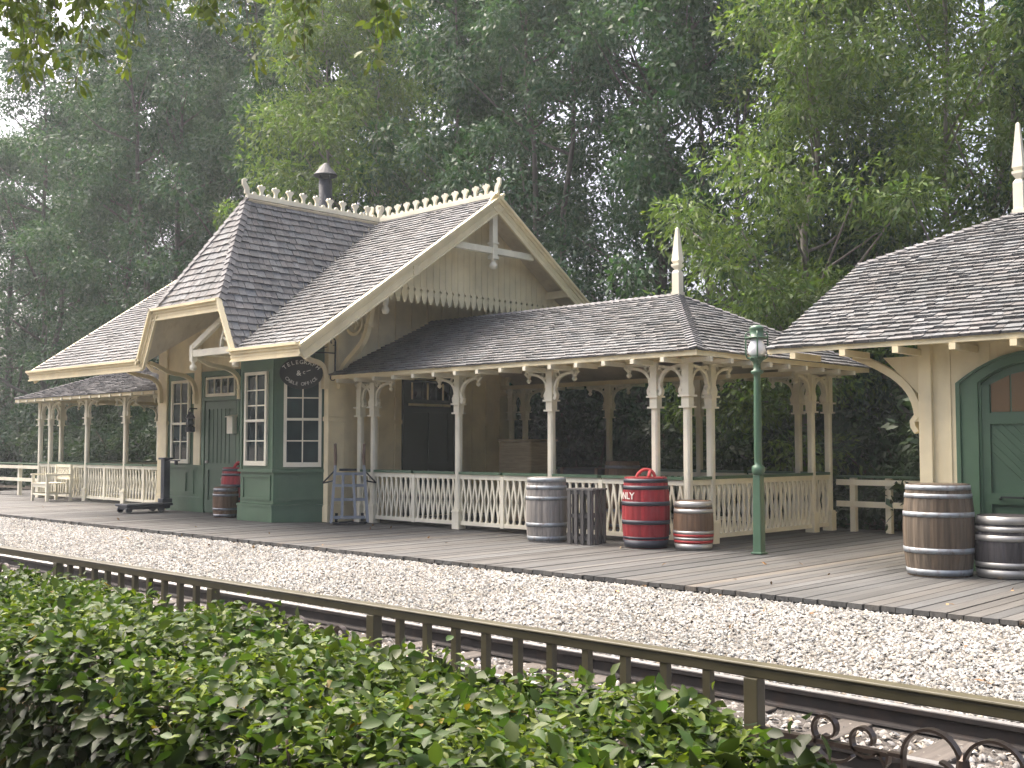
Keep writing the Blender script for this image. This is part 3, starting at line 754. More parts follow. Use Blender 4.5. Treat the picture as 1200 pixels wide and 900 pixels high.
def canopy(name, label, xin, xout, cols_x, yf=12.5, yb=16.4, ze=2.60, zr=3.72, fin=True, ov=.48, hipd=2.0):
    """xin: x at the station wall, xout: x of the outer columns"""
    sg = 1 if xout > xin else -1
    cp = thing(name, label, 'canopy', ((xin + xout) / 2, (yf + yb) / 2, 0))
    E0, E1, xo, yr = yf - ov, yb + ov, xout + sg * ov, (yf + yb) / 2
    R0 = (xin, yr, zr); R1 = (xo - sg * hipd, yr, zr)
    P1 = [(xin, E0, ze), (xo, E0, ze), R1, R0]; P2 = [(xo, E1, ze), (xin, E1, ze), R0, R1]; P3 = [(xo, E0, ze), (xo, E1, ze), R1]
    r = MB(); s = MB()
    for i, p in enumerate((P1, P2, P3)): shingles(r, p, .12, .14, .014, seed=20 + i + (5 if sg < 0 else 0)); s.slab(p, (.004, .05))
    n1, n2, n3 = pnorm(*P1[:3]), pnorm(*P2[:3]), pnorm(*P3[:3])
    hipcap(r, (xo, E0, ze), R1, n1, n3); hipcap(r, (xo, E1, ze), R1, n2, n3); hipcap(r, R0, R1, n1, n2)
    ro = r.build('roof', M['shingle' if sg > 0 else 'darkshingle'], cp); s.build('soffit', M['soffit'], cp)
    fa = MB(); zf = ze - .045
    fa.bar((xin, E0 + .012, zf), (xo, E0 + .012, zf), .024, .07, Y3); fa.bar((xin, E1 - .012, zf), (xo, E1 - .012, zf), .024, .07, Y3); fa.bar((xo - sg * .012, E0 + .025, zf), (xo - sg * .012, E1 - .025, zf), .024, .07, X3)
    fa.build('fascia', M['cream'], cp)
    bm = MB()
    for y in (yf, yb): bm.box(min(xin, xout), max(xin, xout), y - .05, y + .05, 2.49, 2.57)
    bm.box(xout - .05, xout + .05, yf + .051, yb - .051, 2.49, 2.57); bm.build('beam', M['cream'], cp)
    tl = MB(); k = 0; x = xin + sg * .25
    while (xo - x) * sg > .1:
        for y0, y1 in ((E0 - .03, yf - .051), (yb + .051, E1 + .03)): tl = MB(); tl.box(x - .03, x + .03, y0, y1, 2.455, 2.518); tl.build('rafter_tail', M['white'], cp)
        x += sg * .50
    y = E0 + .3
    while y < E1 - .1:
        a, b_ = sorted((xout + sg * .05, xo + sg * .03)); tl = MB(); tl.box(a, b_, y - .03, y + .03, 2.455, 2.518); tl.build('rafter_tail', M['white'], cp); y += .5
    for y in (yf, yb):
        for i, x in enumerate(cols_x): 
            near = abs(x - xout) < .7
            dirs = [((-sg, 0, 0), True), ((sg, 0, 0), not near)]
            column(cp, x, y, dirs)
        inn = (0, 1, 0) if y == yf else (0, -1, 0)
        column(cp, xout, y, [((-sg, 0, 0), False), (inn, False)])
        column(cp, xout, y + inn[1] * .55, [(inn, True), ((0, -inn[1], 0), False)])
        column(cp, xin + sg * .28, y, [((sg, 0, 0), False)])
    for y in (yf, yb):
        xs_ = sorted(cols_x + [xout, xin + sg * .28])
        for a, b_ in zip(xs_, xs_[1:]):
            if b_ - a < .25: continue
            if b_ - a > 1.2:
                m_ = (a + b_) / 2; mid_post(cp, m_, y)
                railing(cp, (a + .055, y, 0), (m_ - .035, y, 0)); railing(cp, (m_ + .035, y, 0), (b_ - .055, y, 0))
            else: railing(cp, (a + .055, y, 0), (b_ - .055, y, 0))
    ys_ = [yf, yf + .55, yb - .55, yb]
    for a, b_ in zip(ys_, ys_[1:]):
        railing(cp, (xout, a + .055, 0), (xout, b_ - .055, 0))
    if fin: finial(cp, R1[0], yr, zr, 1.08)
    return cp
def finial(parent, x, y, z, h):
    f = MB(); f.box(x - .064, x + .064, y - .064, y + .064, z - .15, z + h * .33); f.box(x - .078, x + .078, y - .078, y + .078, z - .15, z + .05)
    def fr_(r0, z0, r1, z1): f.hexa([V((x + a * r, y + b_ * r, zz)) for r, zz in ((r0, z0), (r1, z1)) for a, b_ in ((-1, -1), (1, -1), (1, 1), (-1, 1))])
    fr_(.064, z + h * .331, .034, z + h * .38); fr_(.034, z + h * .381, .072, z + h * .43); fr_(.072, z + h * .431, .072, z + h * .46); fr_(.046, z + h * .461, .070, z + h * .50)
    fr_(.070, z + h * .501, .022, z + h * .985); fr_(.022, z + h * .986, .006, z + h)
    return f.build('finial', M['white'], parent)
canopy('platform_canopy', 'open waiting canopy right of the station house with lattice railing and tall white finial', WX1 + .03, -8.67, [-15.31 + .0, -13.15, -11.13, -9.2])
canopy('platform_canopy', 'small open canopy on the left of the station house, under its overhanging roof', WX0 - .03, -28.95, [-22.55, -24.35, -26.3, -28.35], zr=3.45, ze=2.55, fin=False)

# ================================================================== RIGHT BUILDING
rb_ = thing('freight_shed', 'cream shed at the right edge with arched green door and shingled roof', 'shed', (-2.6, 12.2, 0))
QX0, QX1, QY0, QYR, QZR = -5.27, .2, 12.2, 15.2, 4.42
GX0, GE, GEZ = -6.9, 11.6, 2.50; q_sl = (QZR - GEZ) / (QYR - GE)
cy_ = 13.95; cz_ = GEZ + q_sl * (cy_ - GE)
RX1 = 1.6
qp = [[(GX0, GE, GEZ), (RX1, GE, GEZ), (RX1, QYR, QZR), (-5.22, QYR, QZR), (GX0, cy_, cz_)],
      [(RX1, 2 * QYR - GE, GEZ), (GX0, 2 * QYR - GE, GEZ), (GX0, 2 * QYR - cy_, cz_), (-5.22, QYR, QZR), (RX1, QYR, QZR)],
      [(GX0, cy_, cz_), (GX0, 2 * QYR - cy_, cz_), (-5.22, QYR, QZR)]]
r = MB(); s = MB()
for i, p in enumerate(qp): shingles(r, p, .118, .135, .017, seed=40 + i, wob=.017); s.slab(p, (.004, .05))
n1, n2, n3 = [pnorm(*p[:3]) for p in qp]
hipcap(r, (GX0, cy_, cz_), (-5.22, QYR, QZR), n1, n3); hipcap(r, (GX0, 2 * QYR - cy_, cz_), (-5.22, QYR, QZR), n2, n3); hipcap(r, (-5.22, QYR, QZR), (RX1, QYR, QZR), n1, n2)
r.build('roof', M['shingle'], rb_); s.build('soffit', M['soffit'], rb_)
fa = MB(); fa.bar((GX0, GE + .012, GEZ - .04), (RX1, GE + .012, GEZ - .04), .024, .06, Y3)
k = V((0, q_sl, -1)).normalized()
fa.bar(V((GX0 + .012, GE + .02, GEZ - .02)) + k * .03, V((GX0 + .012, cy_, cz_)) + k * .03, .024, .075, X3)
fa.build('fascia', M['cream'], rb_)
tl = MB(); x = GX0 + .35
while x < RX1: tl = MB(); tl.box(x - .035, x + .035, GE - .035, QY0 - .021, 2.355, 2.425); tl.build('rafter_tail', M['cream'], rb_); x += .62
wb = MB()
def q_roof(y): return GEZ + q_sl * (y - GE) if y < QYR else QZR - q_sl * (y - QYR)
DXC, DHW, DSP, DRISE = -4.07, .80, 2.03, .30
def archz(x, hw=DHW, sp=DSP, rise=DRISE): return sp + rise * (1 - ((x - DXC) / hw) ** 2)
ap = [(DXC - DHW * math.cos(PI * i / 14), 0) for i in range(15)]
top = q_roof(QY0) - .12
poly = [(QX0 + .1, 0), (DXC - DHW, 0)] + [(x, archz(x)) for x, _ in ap] + [(DXC + DHW, 0), (QX1, 0), (QX1, top), (QX0 + .1, top)]
wb.prism(poly, (0, QY0 + .1, 0), X3, Z3, 0, .1)
side = [(QY0 + .1, 0), (18.2, 0), (18.2, q_roof(18.2) - .12), (QYR, QZR - .12), (QY0 + .1, q_roof(QY0 + .1) - .12)]
wb.prism(side, (QX0, 0, 0), Y3, Z3, 0, .1); wb.prism(side, (QX1 - .1, 0, 0), Y3, Z3, 0, .1); wb.box(QX0 + .101, QX1 - .101, 18.1, 18.199, 0, 2.6)
for x in (-4.98, -4.55, -4.12, -3.69, -2.9, -2.47, -2.04):
    z0 = archz(x) + .03 if abs(x - DXC) < DHW else .25
    wb.box(x - .012, x + .012, QY0 - .014, QY0, max(.25, z0), top - .25)
wb.box(QX0 + .15, QX1, QY0 - .02, QY0, top - .25, top)
wb.build('wall', M['cream'], rb_)
pb = MB(); pb.box(QX0 - .05, QX0 + .1, QY0 - .05, QY0 + .099, 0, top); pb.build('corner_post', M['cream'], rb_, .008)
# arched frame and door
def ring(mb, hw0, hw1, rise0, rise1, y, d0, d1, n=16):
    prof = []
    pts = []
    for i in range(n + 1):
        a = PI * i / n; pts.append(((DXC - hw1 * math.cos(a), DSP + rise1 * (1 - math.cos(a) ** 2)), (DXC - hw0 * math.cos(a), DSP + rise0 * (1 - math.cos(a) ** 2))))
    pts = [((DXC - hw1, 0), (DXC - hw0, 0))] + pts + [((DXC + hw1, 0), (DXC + hw0, 0))]
    for (a, b_), (c, d) in zip(pts, pts[1:]):
        mb.prism([b_, d, c, a], (0, y, 0), X3, Z3, d0, d1)
ar = MB(); ring(ar, .60, .80, .22, .30, QY0, -.09, .03); ring(ar, .785, .83, .30, .325, QY0, .0, .055); ring(ar, .575, .605, .215, .225, QY0, -.08, .0)
ar.build('door_frame', M['green'], rb_)
dd = MB(); dp = [(DXC - .60, .02), (DXC + .60, .02)] + [(DXC + .60 * math.cos(PI * i / 12), DSP + .22 * (1 - math.cos(PI * i / 12) ** 2)) for i in range(13)]
dd.prism(dp, (0, QY0 + .07, 0), X3, Z3, 0, .03)
fr = frame((DXC, QY0 + .04, 0), X3)
def dz(x): return DSP + .22 * (1 - (x / .60) ** 2)
for a, b_, z0, z1 in ((-.59, -.49, .03, 2.0), (-.05, -.004, .03, 2.22), (.004, .05, .03, 2.22), (.49, .59, .03, 2.0), (-.49, -.05, .03, .22), (.05, .49, .03, .22), (-.49, -.05, .72, .84), (.05, .49, .72, .84), (-.49, -.05, 1.58, 1.70), (.05, .49, 1.58, 1.70)):
    dd.fbox(fr, a, b_, z0, z1, 0, .03)
for sx in (-1, 1):      # diagonal boarding of the middle panels
    for i in range(9):
        z = .84 + i * .1; a0, a1 = .05, .49
        p, q = (sx * a0, z), (sx * a1, z + .44)
        if z + .44 > 1.58: q = (sx * (a0 + (1.58 - z)), 1.58)
        dd.bar(fr[0] + X3 * p[0] + Z3 * p[1] + fr[3] * .004, fr[0] + X3 * q[0] + Z3 * q[1] + fr[3] * .004, .012, .02, Y3)
do = dd.build('door', M['door'], rb_)
gl = MB()
for sx in (-1, 1):
    for a0, a1 in ((.06, .265), (.285, .48)):
        pts = [(sx * a0, 1.71), (sx * a1, 1.71), (sx * a1, dz(a1) - .10), (sx * a0, dz(a0) - .10)]
        if sx < 0: pts.reverse()
        gl.prism(pts, fr[0], X3, Z3, -.006, .006)
gl.build('pane', M['bglass'], do)
hd = MB()
for sx in (-1, 1): hd.sweep([fr[0] + X3 * (sx * .40) + Z3 * .78 + fr[3] * .03, fr[0] + X3 * (sx * .37) + Z3 * .80 + fr[3] * .08, fr[0] + X3 * (sx * .15) + Z3 * .80 + fr[3] * .08, fr[0] + X3 * (sx * .12) + Z3 * .78 + fr[3] * .03], Z3, .02, .02)
hd.build('handle', M['iron'], do)
# brackets at the corner
def shed_bracket(x, y, d, out):
    d = V(d); sdv = Z3.cross(d); b_ = MB(); o = V((x, y, 0)); P = lambda r_, z: o + d * r_ + Z3 * z
    b_.sweep(bez(P(.03, 1.62), P(.05, 1.95), P(.22 * out, 2.15), P(out, 2.40), 12), sdv, .08, .085)
    b_.sweep([P(.05, 1.50), P(.09, 1.56), P(.10, 1.62), P(.05, 1.68)], sdv, .10, .06)
    b_.prism([(.0, 1.9), (.0, 2.36), (out * .55, 2.36)] if True else [], P(0, 0), d, Z3, -.02, .02)
    b_.build('bracket', M['cream'], rb_)
shed_bracket(QX0 - .05, QY0 + .05, (-1, 0, 0), .80)
finial(rb_, -5.22, QYR, QZR, 1.22)

# ================================================================== FENCES
def rail_fence(name, label, p, q, posts, zt=.84):
    p, q = V(p), V(q); f = thing(name, label, 'fence', p)
    for k in posts:
        c = p.lerp(q, k); mb = MB(); mb.box(c.x - .045, c.x + .045, c.y - .045, c.y + .045, -.3, zt - .02); mb.build('post', M['white'], f)
    for z in (zt - .09, zt - .43):
        mb = MB(); mb.bar(V((p.x, p.y - .061, z)), V((q.x, q.y - .061, z)), .03, .09); mb.build('rail', M['white'], f)
    mb = MB(); mb.bar(V((p.x, p.y, zt)), V((q.x, q.y, zt)), .17, .03); mb.build('cap_rail', M['green'], f)
rail_fence('rail_fence', 'white two rail fence closing the gap between the right canopy and the shed', (-8.56, 16.5, 0), (-5.3, 16.5, 0), (.08, .26, .95), .86)
rail_fence('rail_fence', 'white two rail fence running left from the far canopy past the garden seat', (-29.1, 12.75, 0), (-38, 12.75, 0), (.02, .19, .4, .6, .8, .98), .86)

# ================================================================== TRACKSIDE FENCE (foreground)
fy = 3.74
tf = thing('trackside_fence', 'olive brown metal fence in front of the track with long flat top rail', 'fence', (-4.57, fy, -.3))
mb = MB(); mb.box(-12.6, .6, fy - .022, fy + .034, .470, .5105); mb.box(-12.6, .6, fy - .030, fy + .042, .510, .523); mb.build('top_rail', M['olive'], tf, .006)
posts = [-12.2, -10.5, -8.3, -6.13, -4.57, -2.3, -.72]
for x in posts: mb = MB(); mb.box(x - .03, x + .03, fy - .03, fy + .03, -.34, .470); mb.build('post', M['olive'], tf, .004)
for a, b_ in ((-8.3, -6.13), (-4.57, -2.3)):
    n = 11
    for i in range(1, n): x = lerp(a, b_, i / n); mb = MB(); mb.box(x - .017, x + .017, fy - .017, fy + .017, -.2, .470); mb.build('baluster', M['olive'], tf)
    mb = MB(); mb.box(a + .03, b_ - .03, fy - .02, fy + .02, -.22, -.18); mb.build('bottom_rail', M['olive'], tf)
def spiral(c, r0, r1, a0, a1, n=22):
    return [V(c) + X3 * (lerp(r0, r1, i / n) * math.cos(lerp(a0, a1, i / n))) + Z3 * (lerp(r0, r1, i / n) * math.sin(lerp(a0, a1, i / n))) for i in range(n + 1)]
for a, b_ in ((-2.3, -.72), (-6.13, -4.57), (-10.5, -8.3), (-12.2, -10.5)):
    m_ = (a + b_) / 2; q = MB(); w_, t_ = .032, .010
    q.box(a + .03, m_ - .26, fy - .016, fy + .016, .272, .288); q.box(m_ + .26, b_ - .03, fy - .016, fy + .016, .272, .288)
    q.box(a + .03, b_ - .03, fy - .016, fy + .016, .10, .116); q.box(a + .03, b_ - .03, fy - .016, fy + .016, -.2, -.184)
    for sg in (-1, 1):
        q.sweep(spiral((m_ + sg * .10, fy, .30), .10, .10, PI / 2 + sg * -1.45 + (0 if sg > 0 else 0), PI / 2 + sg * 1.75, 20) if False else
                [V((m_ + sg * (.105 - .10 * math.cos(t)), fy, .285 + .105 * math.sin(t))) for t in [PI * k / 16 for k in range(17)]] + [V((m_ + sg * .205, fy, .20)), V((m_ + sg * .195, fy, .12))], Y3, w_, t_)
        q.sweep(spiral((m_ + sg * .075, fy, .225), .065, .02, PI / 2 if sg > 0 else PI / 2, PI / 2 + sg * 5.2, 20), Y3, w_, t_)
        q.box(*sorted((m_ + sg * .20, m_ + sg * .255)), fy - .016, fy + .016, .278, .292)
        q.sweep([V((m_ + sg * .255, fy, .285)), V((m_ + sg * .26, fy, .25)), V((m_ + sg * .265, fy, .235))] + spiral((m_ + sg * .345, fy, .315), .062, .030, -2.6 if sg > 0 else -.54, (-2.6 + 6.2) if sg > 0 else (-.54 - 6.2), 20), Y3, w_, t_)
        q.sweep(spiral((m_ + sg * .49, fy, .33), .055, .028, PI / 2 - sg * 2.2, PI / 2 + sg * 3.6, 18), Y3, w_, t_)
        q.sweep(bez((m_ + sg * .39, fy, .25), (m_ + sg * .43, fy, .20), (m_ + sg * .55, fy, .2), (m_ + sg * .53, fy, .30), 8), Y3, w_, t_)
    q.lathe([(0, .12), (.025, .14), (.03, .25), (.02, .31), (0, .33)], (m_, fy, 0), 10)
    q.build('scroll_panel', M['scroll'], tf)

# ================================================================== BARRELS
def barrel(label, cat, x, y, r, h, mat, hoops, hoopmat, rot=0, bul=1.13, group=None, lid=None, name='barrel', head=.03):
    t = thing(name, label, cat, (x, y, 0), group, world=False, rotz=rot)
    R_ = lambda z: r * (1 + (bul - 1) * (1 - (2 * z / h - 1) ** 2)) / bul
    ns_ = 22; seg = ns_ * 3; m = MB(); rows_ = 12
    tints = [jit(1, .22, .04) for _ in range(ns_)]
    pts = []
    for j in range(rows_ + 1):
        z = h * j / rows_
        for k in range(seg):
            a = 2 * PI * k / seg; rr = R_(z) * (.982 if k % 3 == 0 else 1); pts.append((rr * math.cos(a), rr * math.sin(a), z))
    o0 = len(m.v); m.v += pts
    for j in range(rows_):
        for k in range(seg):
            m.f.append((j * seg + k, j * seg + (k + 1) % seg, (j + 1) * seg + (k + 1) % seg, (j + 1) * seg + k)); m.t.append(tints[k // 3]); m.mi.append(0); m.sm.append(False)
    ri = R_(h) * .93
    m.lathe([(R_(h) * .99, h - .0), (ri, h), (ri, h - head), (0, h - head)], (0, 0, 0), seg)
    m.lathe([(0, .002), (R_(0) * .95, .002)], (0, 0, 0), 12)
    m.build('staves', M[mat], t)
    for z, hw_, hm in hoops:
        q = MB(); q.smooth = True; n = 40
        z0, z1 = z - hw_ / 2, z + hw_ / 2
        q.lathe([(R_(z0) * .97, z0), (R_(z0) + .005, z0), (R_(z1) + .005, z1), (R_(z1) * .97, z1)], (0, 0, 0), n)
        q.build('hoop', M[hm or hoopmat], t)
    if lid: q = MB(); q.lathe([(ri * .995, h - head - .01), (ri * .995, h - .012), (0, h - .010)], (0, 0, 0), 30); q.build('lid', M[lid], t)
    return t
# text helper (words as geometry)
def glyphs(txt, size, bold=.012):
    cu = bpy.data.curves.new('letters', 'FONT'); cu.body = txt; cu.size = size; cu.offset = bold * size; cu.extrude = .0; cu.resolution_u = 3
    ob = bpy.data.objects.new('letters', cu); COL.objects.link(ob)
    me = bpy.data.meshes.new_from_object(ob.evaluated_get(bpy.context.evaluated_depsgraph_get()))
    bpy.data.objects.remove(ob)
    return [tuple(v.co) for v in me.vertices], [tuple(p.vertices) for p in me.polygons]

H4 = lambda h: [(.035 * 1.0, .05, None), (h * .26, .045, None), (h * .72, .045, None), (h * .85, .045, None), (h - .03, .045, None)]
b1 = barrel('large weathered oak barrel before the shed with a hollow dark top', 'barrel', -4.87, 11.56, .355, .95, 'stave', [(.05, .06, None), (.27, .055, None), (.64, .05, None), (.83, .045, None), (.915, .05, None)], 'hoop', .3)
barrel('small near black keg with silver hoops beside the big oak barrel', 'barrel', -4.30, 11.82, .29, .635, 'dstave', [(.05, .08, None), (.14, .05, None), (.41, .06, None), (.50, .05, None), (.59, .08, None)], 'shoop', 1.1)
barrel('grey wooden barrel with pale metal hoops left of the slatted crate', 'barrel', -10.62, 11.82, .30, .90, 'gstave', [(.05, .06, None), (.24, .055, None), (.61, .05, None), (.76, .055, None), (.865, .06, None)], 'hoop', .7)
barrel('small brown keg with two red bands by the canopy corner column', 'barrel', -8.40, 12.02 + .2, .262, .63, 'bstave', [(.04, .075, 'shoop'), (.105, .035, 'redband'), (.145, .03, 'shoop'), (.185, .035, 'redband'), (.225, .04, 'shoop'), (.50, .05, 'shoop'), (.59, .07, 'shoop')], 'shoop', .2)
barrel('small brown keg standing before the door near the platform scale', 'barrel', -18.50, 11.52, .24, .57, 'bstave', [(.04, .05, None), (.16, .04, None), (.42, .04, None), (.52, .06, None)], 'dhoop', .5)
rb1 = barrel('bright red barrel with black hoops and a rope loop on its lid', 'barrel', -9.02, 12.02, .318, .93, 'rstave', [(.055, .10, None), (.135, .03, None), (.34, .055, None), (.585, .055, None), (.795, .05, None), (.885, .05, None)], 'blackhoop', 0, lid='rstave', group='red fire barrels')
gv, gf_ = glyphs('ONLY', .125, .02)
wtot = max(v[0] for v in gv); tm = MB(); rr = .318
for th0 in (0,):
    A = math.radians(-80.0)
    tm.add([((rr + .0035) * math.cos(A + (x - wtot) / rr), (rr + .0035) * math.sin(A + (x - wtot) / rr), .645 + y) for x, y, z in gv], gf_)
tm.build('lettering', M['letter'], rb1)
rp_ = MB(); rp_.smooth = True
rp_.tube(arc((0, 0, .91), .12, .1, PI - .1, 12, (.8, .6, 0), (0, .15, 1)), .022, 8); rp_.tube(arc((.03, .02, .91), .10, .2, PI - .2, 12, (.55, -.8, 0), (.25, 0, .9)), .022, 8)
rp_.build('rope_handle', M['rope'], rb1)
rb2 = dup(rb1); rb2.location = (-18.62, 11.86, 0); rb2.rotation_euler = (0, 0, -.52); rb2['label'] = 'red barrel with black hoops half hidden behind the small keg before the door'

# ================================================================== OTHER PROPS ON THE PLATFORM
# slatted crate
cr = thing('slatted_crate', 'open crate of upright grey slats between the grey and the red barrel', 'crate', (-9.93, 11.88, 0), world=False, rotz=.12)
w2, hc = .19, .755; mb = MB()
def ubar(mb, *a):
    mb.tint = jit(.85, .18, .015); mb.box(*a); mb.tint = (1, 1, 1)
for sx in (-1, 1):
    for k in range(4):
        u_ = lerp(-w2 + .03, w2 - .03, k / 3)
        ubar(mb, u_ - .022, u_ + .022, sx * w2 - .012, sx * w2 + .012, 0, hc - .02); ubar(mb, sx * w2 - .012, sx * w2 + .012, u_ - .022, u_ + .022, 0, hc - .02)
mb.build('slats', M['crate'], cr)
for z in (.06, .36, .68):
    mb = MB()
    for s_ in (-1, 1):
        ubar(mb, -w2 + .013, w2 - .013, s_ * (w2 - .03) - .014, s_ * (w2 - .03) + .014, z, z + .05); ubar(mb, s_ * (w2 - .03) - .014, s_ * (w2 - .03) + .014, -w2 + .03, w2 - .03, z + .002, z + .048)
    mb.build('inner_frame', M['crate'], cr)
mb = MB()
for k in range(4): u_ = lerp(-w2 + .04, w2 - .04, k / 3); ubar(mb, -w2 - .03, w2 + .03, u_ - .035, u_ + .035, hc - .019, hc + .005)
mb.build('top_slats', M['crate'], cr)
# hand truck, leaning back against the corner of the building
d = V((.60, .80, 0)); n_ = V((-.80, .60, 0))
ht = thing('hand_truck', 'blue grey wooden hand truck leaning upright against the station corner', 'hand truck', (-15.25, 11.98, 0))
o = V((-15.22, 11.90, 0)); lean = lambda a, z, c=0: o + d * a + n_ * (.04 + z * .20 + c) + Z3 * z
fb = MB()
for sg in (-1, 1): fb.sweep([lean(sg * (.31), .02), lean(sg * .28, .5), lean(sg * .245, 1.0)], d, .05, .06)
fb.build('side_rail', M['truck'], ht)
for sg in (-1, 1): hb = MB(); hb.tube([lean(sg * .247, .98), lean(sg * .243, 1.15), lean(sg * .25, 1.38)], [.028, .03, .024], 8); hb.build('handle', M['handle'], ht)
sb = MB()
for z in (.12, .42, .66): sb.bar(lean(-.27 , z), lean(.27, z), .03, .05, n_)
sb.bar(lean(-.25, .86), lean(.25, .86), .03, .05, n_)
sb.build('cross_bar', M['truck'], ht)
sb = MB()
for a, b_ in ((-.13, -.11), (.10, .06)): sb.bar(lean(a, .1, -.03), lean(b_, .87, -.03), .045, .02, d)
sb.build('slat', M['truck'], ht)
ib = MB(); ib.bar(lean(-.30, .035, -.06), lean(.30, .035, -.06), .05, .02, n_); ib.bar(lean(-.28, .02, -.02), lean(.28, .02, -.02), .2, .015, n_); ib.build('toe_plate', M['iron'], ht)
ib = MB(); ib.bar(lean(-.18, .93, -.02), lean(.12, .93, -.02), .06, .04, n_)
for sg in (-1, 1): ib.bar(lean(sg * .25, .92), lean(sg * .46, .70, .12), .02, .03, d); ib.bar(lean(sg * .46, .70, .12), lean(sg * .27, .74, .05), .02, .02, d)
ib.build('leg_iron', M['iron'], ht)
for sg in (-1, 1):
    wh = MB(); c = lean(sg * .22, .10, .08); wh.tube([c - d * .025, c + d * .025], .09, 14); wh.build('wheel', M['iron'], ht)
# platform scale
ps = thing('platform_scale', 'black iron platform scale with tall column and wheels', 'scale', (-21.0, 11.1, 0))
mb = MB(); mb.box(-21.3, -20.78, 10.72, 11.72, .13, .18); mb.box(-21.26, -20.82, 10.76, 11.68, .07, .13); mb.build('platform_plate', M['scaleiron'], ps, .012)
for xx in (-21.22, -20.86):
    for yy in (10.80, 11.5): mb = MB(); mb.tube([(xx - .02, yy, .065), (xx + .02, yy, .065)], .065, 14); mb.build('wheel', M['scaleiron'], ps)
mb = MB(); mb.box(-21.13, -20.99, 11.62, 11.76, .18, 1.06); mb.box(-21.16, -20.96, 11.58, 11.80, .18, .26); mb.box(-21.17, -20.95, 11.58, 11.80, 1.06, 1.10); mb.build('column', M['scaleiron'], ps, .01)
mb = MB(); mb.box(-21.12, -20.42, 11.66, 11.70, 1.03, 1.058) if False else mb.box(-20.98, -20.5, 11.66, 11.70, 1.035, 1.058); mb.tube([(-20.62, 11.68, .96), (-20.62, 11.68, 1.04)], .035, 10); mb.build('beam', M['scaleiron'], ps)
# garden seat at far left
gs = thing('garden_seat', 'white wooden garden seat with lattice back at the far end of the platform', 'bench', (-26.97, 11.95, 0))
x0, x1, y0, y1 = -27.38, -26.58, 11.66, 12.24
for xx in (x0, x1):
    for yy, zz in ((y0, .62), (y1, .88)): mb = MB(); mb.box(xx - .03, xx + .03, yy - .03, yy + .03, 0, zz); mb.build('leg', M['white'], gs)
    mb = MB(); mb.box(xx - .04, xx + .04, y0 - .05, y1 - .031, .621, .66); mb.build('armrest', M['white'], gs)
    mb = MB(); mb.box(xx - .02, xx + .02, y0 + .03, y1 - .03, .17, .21); mb.build('stretcher', M['white'], gs)
mb = MB()
for k in range(6): yy = lerp(y0, y1 - .1, k / 5); mb.box(x0 + .031, x1 - .031, yy - .035, yy + .04, .42, .445)
mb.box(x0 + .031, x1 - .031, y0 - .02, y0 + .02, .34, .419); mb.box(x0 + .031, x1 - .031, y0 - .02, y0 + .02, .15, .19)
mb.build('seat', M['white'], gs)
mb = MB(); mb.box(x0 + .031, x1 - .031, y1 - .02, y1 + .02, .82, .88); mb.box(x0 + .031, x1 - .031, y1 - .02, y1 + .02, .52, .57)
for k in range(-3, 8):
    for sg in (1, -1):
        a = x0 + .03 + k * .1; b_ = a + .26
        p = V((a, y1 + .008 * sg, .57 if sg > 0 else .82)); q = V((b_, y1 + .008 * sg, .82 if sg > 0 else .57))
        lo, hi = x0 + .035, x1 - .035
        if q.x < lo or p.x > hi: continue
        tt0 = max(0, (lo - p.x) / .26); tt1 = min(1, (hi - p.x) / .26)
        if tt1 - tt0 > .1: mb.bar(p.lerp(q, tt0), p.lerp(q, tt1), .012, .022, Y3)
mb.build('backrest', M['white'], gs)
# tall tan crate, dark trunk, brown tub inside the canopy
tc = thing('packing_crate', 'tall plain tan packing crate standing under the right canopy', 'crate', (-13.85, 14.9, 0), world=False)
mb = MB(); mb.tint = (1, 1, 1); mb.box(-.40, .40, -.35, .35, .04, 1.42); mb.build('box', M['tan'], tc, .03)
mb = MB(); mb.box(-.42, .42, -.37, .37, 1.421, 1.46); mb.build('lid', M['tan'], tc, .02); mb = MB(); mb.box(-.41, .41, -.36, .36, 0, .039); mb.build('base', M['tan'], tc)
dt = thing('luggage_trunk', 'low dark travelling trunk under the canopy beside the brown tub', 'trunk', (-12.2, 14.7, 0), world=False)
mb = MB(); mb.box(-.5, .5, -.3, .3, .02, .82); mb.build('box', M['iron'], dt, .02)
mb = MB(); mb.box(-.51, .51, -.31, .31, .821, .97); mb.build('lid', M['iron'], dt, .05)
mb = MB()
for xx in (-.38, .38): mb.box(xx - .03, xx + .03, -.316, .316, .02, .976)
mb.build('strap', M['handle'], dt)
barrel('brown wooden tub whose rim shows above the canopy railing', 'barrel', -11.35, 14.5, .31, 1.09, 'bstave', [(.06, .05, None), (.3, .05, None), (.8, .05, None), (1.0, .05, None)], 'dhoop', .5, name='wooden_tub')
